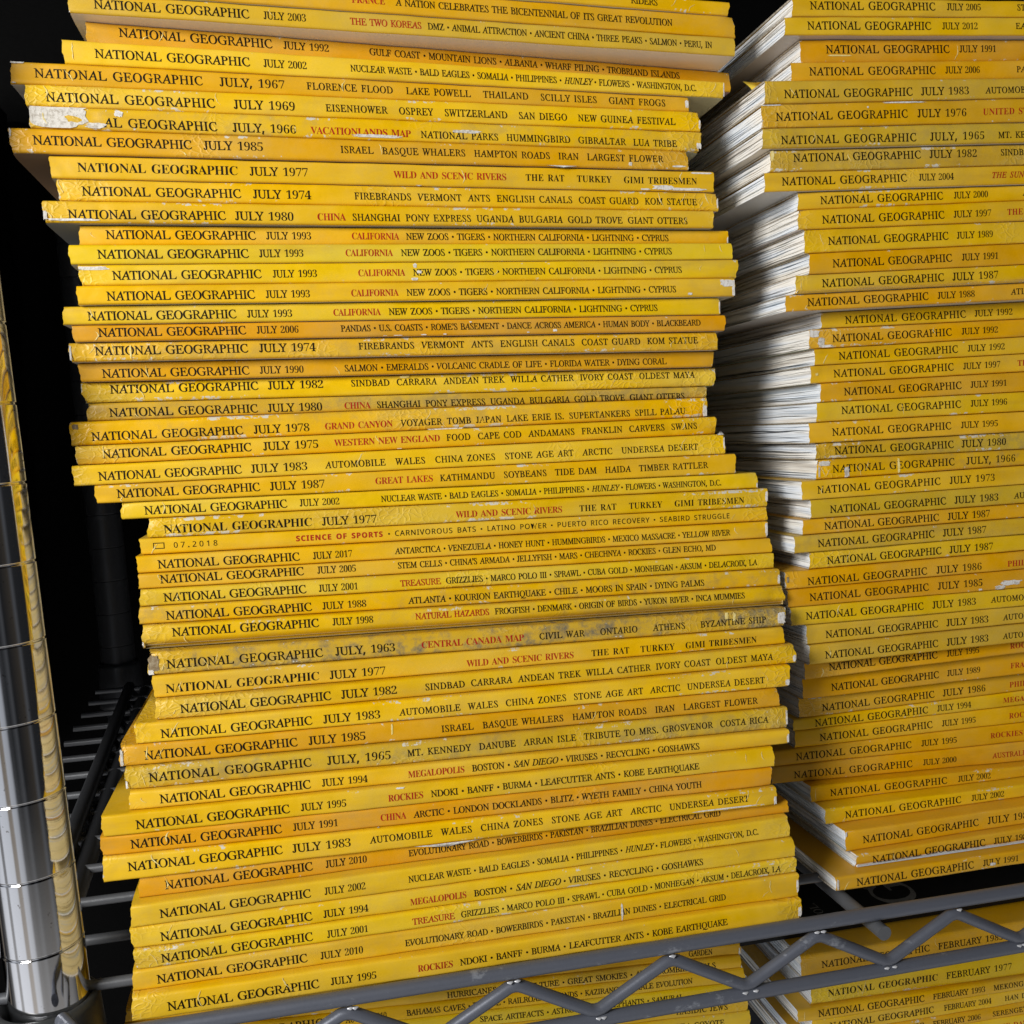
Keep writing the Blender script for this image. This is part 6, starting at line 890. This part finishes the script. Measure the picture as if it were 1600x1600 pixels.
# ------------------------------------------------------------------ labels
LOOK = {'L': 'bright yellow', 'Y': 'yellow', 'G': 'golden yellow', 'O': 'orange yellow', 'V': 'faded olive yellow'}
STACK = {'L': 'left stack', 'R': 'right stack', 'Q': 'stack under the shelf at right', 'W': 'stack under the shelf at left'}
GROUP = {'L': 'magazines in the left stack', 'R': 'magazines in the right stack', 'Q': 'magazines under the shelf at right', 'W': 'magazines under the shelf at left'}
SPECIAL = {
 'W0': 'golden yellow magazine ending in Garden, topmost under the front rail at left',
 'W4': 'yellow magazine reading Hasidic Jews, in the stack below the front rail',
 'W5': 'bright yellow magazine reading Korea Coyote, in the stack below the front rail',
 'M7': 'yellow magazine dated July 1966 with white paper torn bare at its left end',
 'M0': 'yellow magazine at the very top of the left stack, only its right end showing',
 'M6': 'bright yellow magazine dated July 1969, spine naming Osprey and Switzerland',
 'M34': 'grimy olive magazine dated July 1963 with Central Canada Map in red',
 'M28': 'yellow magazine dated 07.2018 with small rectangle and red Science of Sports',
 'M12': 'topmost of the five July 1993 California magazines, below July 1980 Giant Otters',
 'M13': 'second from top of the five July 1993 California magazines, in left stack',
 'M14': 'middle one of the five July 1993 California magazines, edge peeled white at left',
 'M15': 'fourth from top of the five July 1993 magazines, white torn right end',
 'M16': 'lowest of the five July 1993 California magazines, above July 2006 Pandas',
 'R16': 'middle one of three July 1992 magazines in right stack, left end torn',
 'R30': 'orange magazine dated July 1985 in right stack with a white chip in its spine',
 'R23': 'creased yellow magazine dated July 1966 in right stack, left end cracked',
 'R4': 'olive yellow magazine dated July 1983 in right stack, torn yellow flap at its corner',
 'R45': 'lowest magazine of the right stack, golden, dated July 1991, edges scuffed white',
 'M49': 'lowest magazine of the left stack, dated July 1995, resting behind the front rail',
}
def make_labels():
    out = {}
    for st in 'LRQW':
        rows = [r for r in MAGS if r[1] == st]
        def date(r):
            return next((s[0].title().replace(',', '') for s in r[13] if s[3] == 'd'), None)
        def words(r, k=2):
            t = [s[0] for s in r[13] if s[3] == 'r'] + [s[0] for s in r[13] if s[3] == 't']
            return ' '.join(t[0].replace('|', ' • ').replace('{', '').replace('}', '').split(' • ')[0:1] if t[0][0] != '•' else t[0].split(' • ')[1:2]).title()
        for i, r in enumerate(rows):
            if r[0] in SPECIAL: out[r[0]] = SPECIAL[r[0]]; continue
            up = rows[i - 1] if i else None; dn = rows[i + 1] if i + 1 < len(rows) else None
            if st == 'L':
                o = [x for x in rows if date(x) == date(r)]
                s = '%s magazine dated %s, spine reading %s' % (LOOK[r[2]], date(r), words(r))
                if len(o) > 1: s += ', below %s' % date(up) if up else ', topmost'
                out[r[0]] = s
            elif st == 'W':
                out[r[0]] = '%s magazine reading %s, in the stack below the front rail' % (LOOK[r[2]], words(r))
            elif st == 'Q':
                out[r[0]] = '%s magazine dated %s, in the stack below the shelf' % (LOOK[r[2]], date(r))
            else:
                if up is None: out[r[0]] = '%s magazine dated %s, topmost in view in the right stack' % (LOOK[r[2]], date(r))
                else: out[r[0]] = 'right stack magazine dated %s, between %s above and %s below' % (date(r), date(up), date(dn))
    return out
LABELS = make_labels()
for row in MAGS:
    t = make_magazine(row)
    tag(t, LABELS[row[0]], 'magazine', GROUP[row[1]])
    if row[0] == 'R4':                                # corner of the front cover torn and folded up
        fl = Mesh(); g = []
        for i in range(7):
            for j in range(7):
                a, b = i / 6, j / 6
                g.append((-1.0 + 12 * a * (1 - 0.75 * b), 3 + 14 * b - 3 * a, T0(row) + 0.3 + 5.2 * math.sin(1.35 * b) * (1 - a) ** 0.7 * (0.5 + 0.5 * b)))
        fl.add(g, grid_quads(7, 7))
        f = fl.build('torn_flap', [COVER], t, smooth=True)
        f['tint'] = (0.82, 0.62, 0.06); f['dirt'] = 0.0; f['crease'] = 0.1; f['back'] = (0.6, 0.6, 0.6)

# magazine with a black cover lying on the stack below the shelf
t = empty('magazine', (190.0, 418.0, -47.6))
mb = Mesh()
def slab(mb, x0, x1, y0, y1, z0, z1, mat=0):
    v = [(x, y, z) for z in (z0, z1) for y in (y0, y1) for x in (x0, x1)]
    mb.add(v, [(0, 2, 3, 1), (4, 5, 7, 6), (0, 1, 5, 4), (1, 3, 7, 5), (3, 2, 6, 7), (2, 0, 4, 6)], mat=mat)
slab(mb, 0, 330, 0, 200, 0, 4.6)
def lay(text, st, cap, x, y, ang, m_):
    gl, _ = typeset(text, st, cap, 0, None)
    ca, sa = math.cos(ang), math.sin(ang)
    for v2, tr in gl:
        mb.add(np.stack([x + v2[:, 0] * ca - v2[:, 1] * sa, y + v2[:, 0] * sa + v2[:, 1] * ca, np.full(len(v2), 4.66)], -1), tris=tr, mat=m_)
lay('GE', 'R', 22, 104, 6, math.radians(90), 1)
lay('VOL.', 'R', 4.5, 50, 5, math.radians(90), 1)
for k in range(5): lay('THE', 'S', 3.0, 196 + 6 * k, 4 + (k % 2) * 5, math.radians(90), 1)
mb.build('cover', [BLACKCOVER, INKGREY], t)
tag(t, 'black magazine lying flat just under the wire shelf, big grey letter G on its cover', 'magazine')

# ------------------------------------------------------------------ wire shelf
shelf = empty('wire_shelf', (0, 345, 0))
def sl(name, fn, mats, smooth=True, parent=shelf):
    mb = Mesh(); fn(mb)
    mb.v = [v - np.array([0, 345, 0]) for v in mb.v]
    return mb.build(name, mats, parent, smooth)
sl('front_rail', lambda b: tube(b, [(x, 345, 0.0) for x in np.linspace(-76, 640, 30)], 2.75, 20), [RAIL])
for zc in (0.0, -24.3): sl('rail_end', lambda b: tube(b, [(-76, 345.2, zc), (-81, 346.5, zc), (-86, 350.5, zc), (-92, 360, zc)], 2.6, 16), [RAIL])
sl('lower_rail', lambda b: tube(b, [(x, 345.4, -24.3) for x in np.linspace(-76, 640, 30)], 2.65, 20), [RAIL])
def zig(b):
    pts = []; x = 5.8 - 61.5 * 2; up = True; k = 0
    xs = []
    while x < 640:
        xs.append((x, -4.9 if up else -21.2)); x += 30.75 if up else 30.75; up = not up
    dense = []
    for (xa, za), (xb, zb_) in zip(xs[:-1], xs[1:]):
        for t_ in (0.0, 0.07, 0.14, 0.86, 0.93):
            dense.append((xa + (xb - xa) * t_, za + (zb_ - za) * t_))
    sm = []
    for i, (x_, z_) in enumerate(dense):
        w = [dense[min(max(i + j, 0), len(dense) - 1)] for j in (-1, 0, 1)]
        sm.append((sum(p[0] for p in w) / 3, 345.2, sum(p[1] for p in w) / 3))
    sm = [p for p in sm if p[0] > -70]
    tube(b, sm, 2.35, 16)
sl('zigzag_brace', zig, [RAIL])
def welds(b):
    rng = random.Random(5)
    x = 5.8 - 61.5; 
    while x < 640:
        for xx, z in ((x, -3.0), (x + 30.75, -22.6)):
            th = np.linspace(0, 2 * math.pi, 10, endpoint=False)
            for ph in range(2):
                cx = xx + rng.uniform(-2, 1.5) + ph * 1.8
                tube(b, [(cx - 1.1, 343.3, z), (cx, 342.9, z + rng.uniform(-.2, .2)), (cx + 1.1, 343.3, z)], [0.25, 0.62, 0.25], 8)
        x += 61.5
sl('weld_beads', welds, [WELD])
def mats_(b):
    y = 381.8
    while y < 880:
        tube(b, [(x, y, -0.6) for x in (-150 - (y - 380) * 0.05, 100, 640)], 2.1, 12); y += 37.0
sl('shelf_wires', mats_, [WIRE])
for x in (216.5, 470.0):
    sl('cross_rod', lambda b: tube(b, [(x, 339.5, -5.7), (x, 500, -5.7), (x, 872, -5.7)], 2.9, 18), [WIRE])
def side(b):
    tube(b, [(-114, 392, 3.0), (-147, 860, 2.0)], 4.2, 12)
    tube(b, [(-106, 392, -3.0), (-135, 860, -4.0)], 5.2, 12)
    for k in range(-2, 8):
        y0 = 480 + k * 46
        tube(b, [(-121 - (y0 - 480) * .066, y0, 2), (-113 - (y0 - 480) * .06, y0 + 23, -4), (-123 - (y0 - 480) * .066, y0 + 46, 2)], 2.2, 8)
sl('side_truss', side, [DULL])
def sleeve(b):
    lathe(b, [(15.0, -64), (15.0, -4.7), (15.6, -1.9), (16.7, -1.2), (17.8, -1.9), (18.6, -4.2), (20.5, -26.7), (21.4, -53), (21.4, -64)], 64, axis=(-102.0, 380))
sl('corner_sleeve', sleeve, [SLEEVE])
tag(shelf, 'grey wire shelf with zigzag front rail carrying both magazine stacks', 'wire shelf')

# ------------------------------------------------------------------ posts
def post(x, y, z0, z1, mat, off, lean=0.0):
    o = empty('shelf_post', (x, y, z0)); o.rotation_euler = (0, lean, 0)
    mb = Mesh(); prof = []; z = z0 - z0
    R_ = 14.0; prof.append((R_, 0)); zz = (off - z0) % 28.0
    while zz < z1 - z0:
        prof += [(R_, zz - 0.75), (R_, zz - 0.42), (R_ - 0.45, zz - 0.36), (R_ - 0.45, zz + 0.36), (R_, zz + 0.42), (R_, zz + 0.75)]
        zz += 28.0
    prof.append((R_, z1 - z0))
    lathe(mb, prof, 96)
    mb.build('grooved_tube', [mat], o, smooth=True)
    return o
tag(post(-96.9, 380, -86, 442, CHROME, -8.0, -0.042), 'shiny chrome shelf post with rings of grooves at the front left corner', 'shelf post', 'shelf posts')
p2 = post(-157, 890, -60, 470, DULL, 5.0, -0.028)
mb = Mesh(); lathe(mb, [(14.1, 78), (16.0, 78), (17, 74), (18.5, 44), (18.5, 40), (14.1, 40)], 48)
mb.build('corner_sleeve', [DULL], p2, smooth=True)
tag(p2, 'dark shelf post standing in shadow behind the left stack', 'shelf post', 'shelf posts')

# ------------------------------------------------------------------ dark surroundings
mb = Mesh(); slab(mb, -900, 1300, 1120, 1150, -500, 900)
tag(mb.build('back_wall', [NIGHT]), 'black wall far behind the magazine stacks', 'wall', kind='structure')
mb = Mesh()
rng = random.Random(3)
z = -120
while z < 520:
    hgt = rng.uniform(9, 26); dx = rng.uniform(0, 5)
    slab(mb, -300 - 20, -268 + dx, 470, 1100, z, z + hgt - 0.8); z += hgt
tag(mb.build('side_wall', [NIGHT]), 'black ridged side wall left of the shelf, in deep shadow', 'wall', kind='structure')
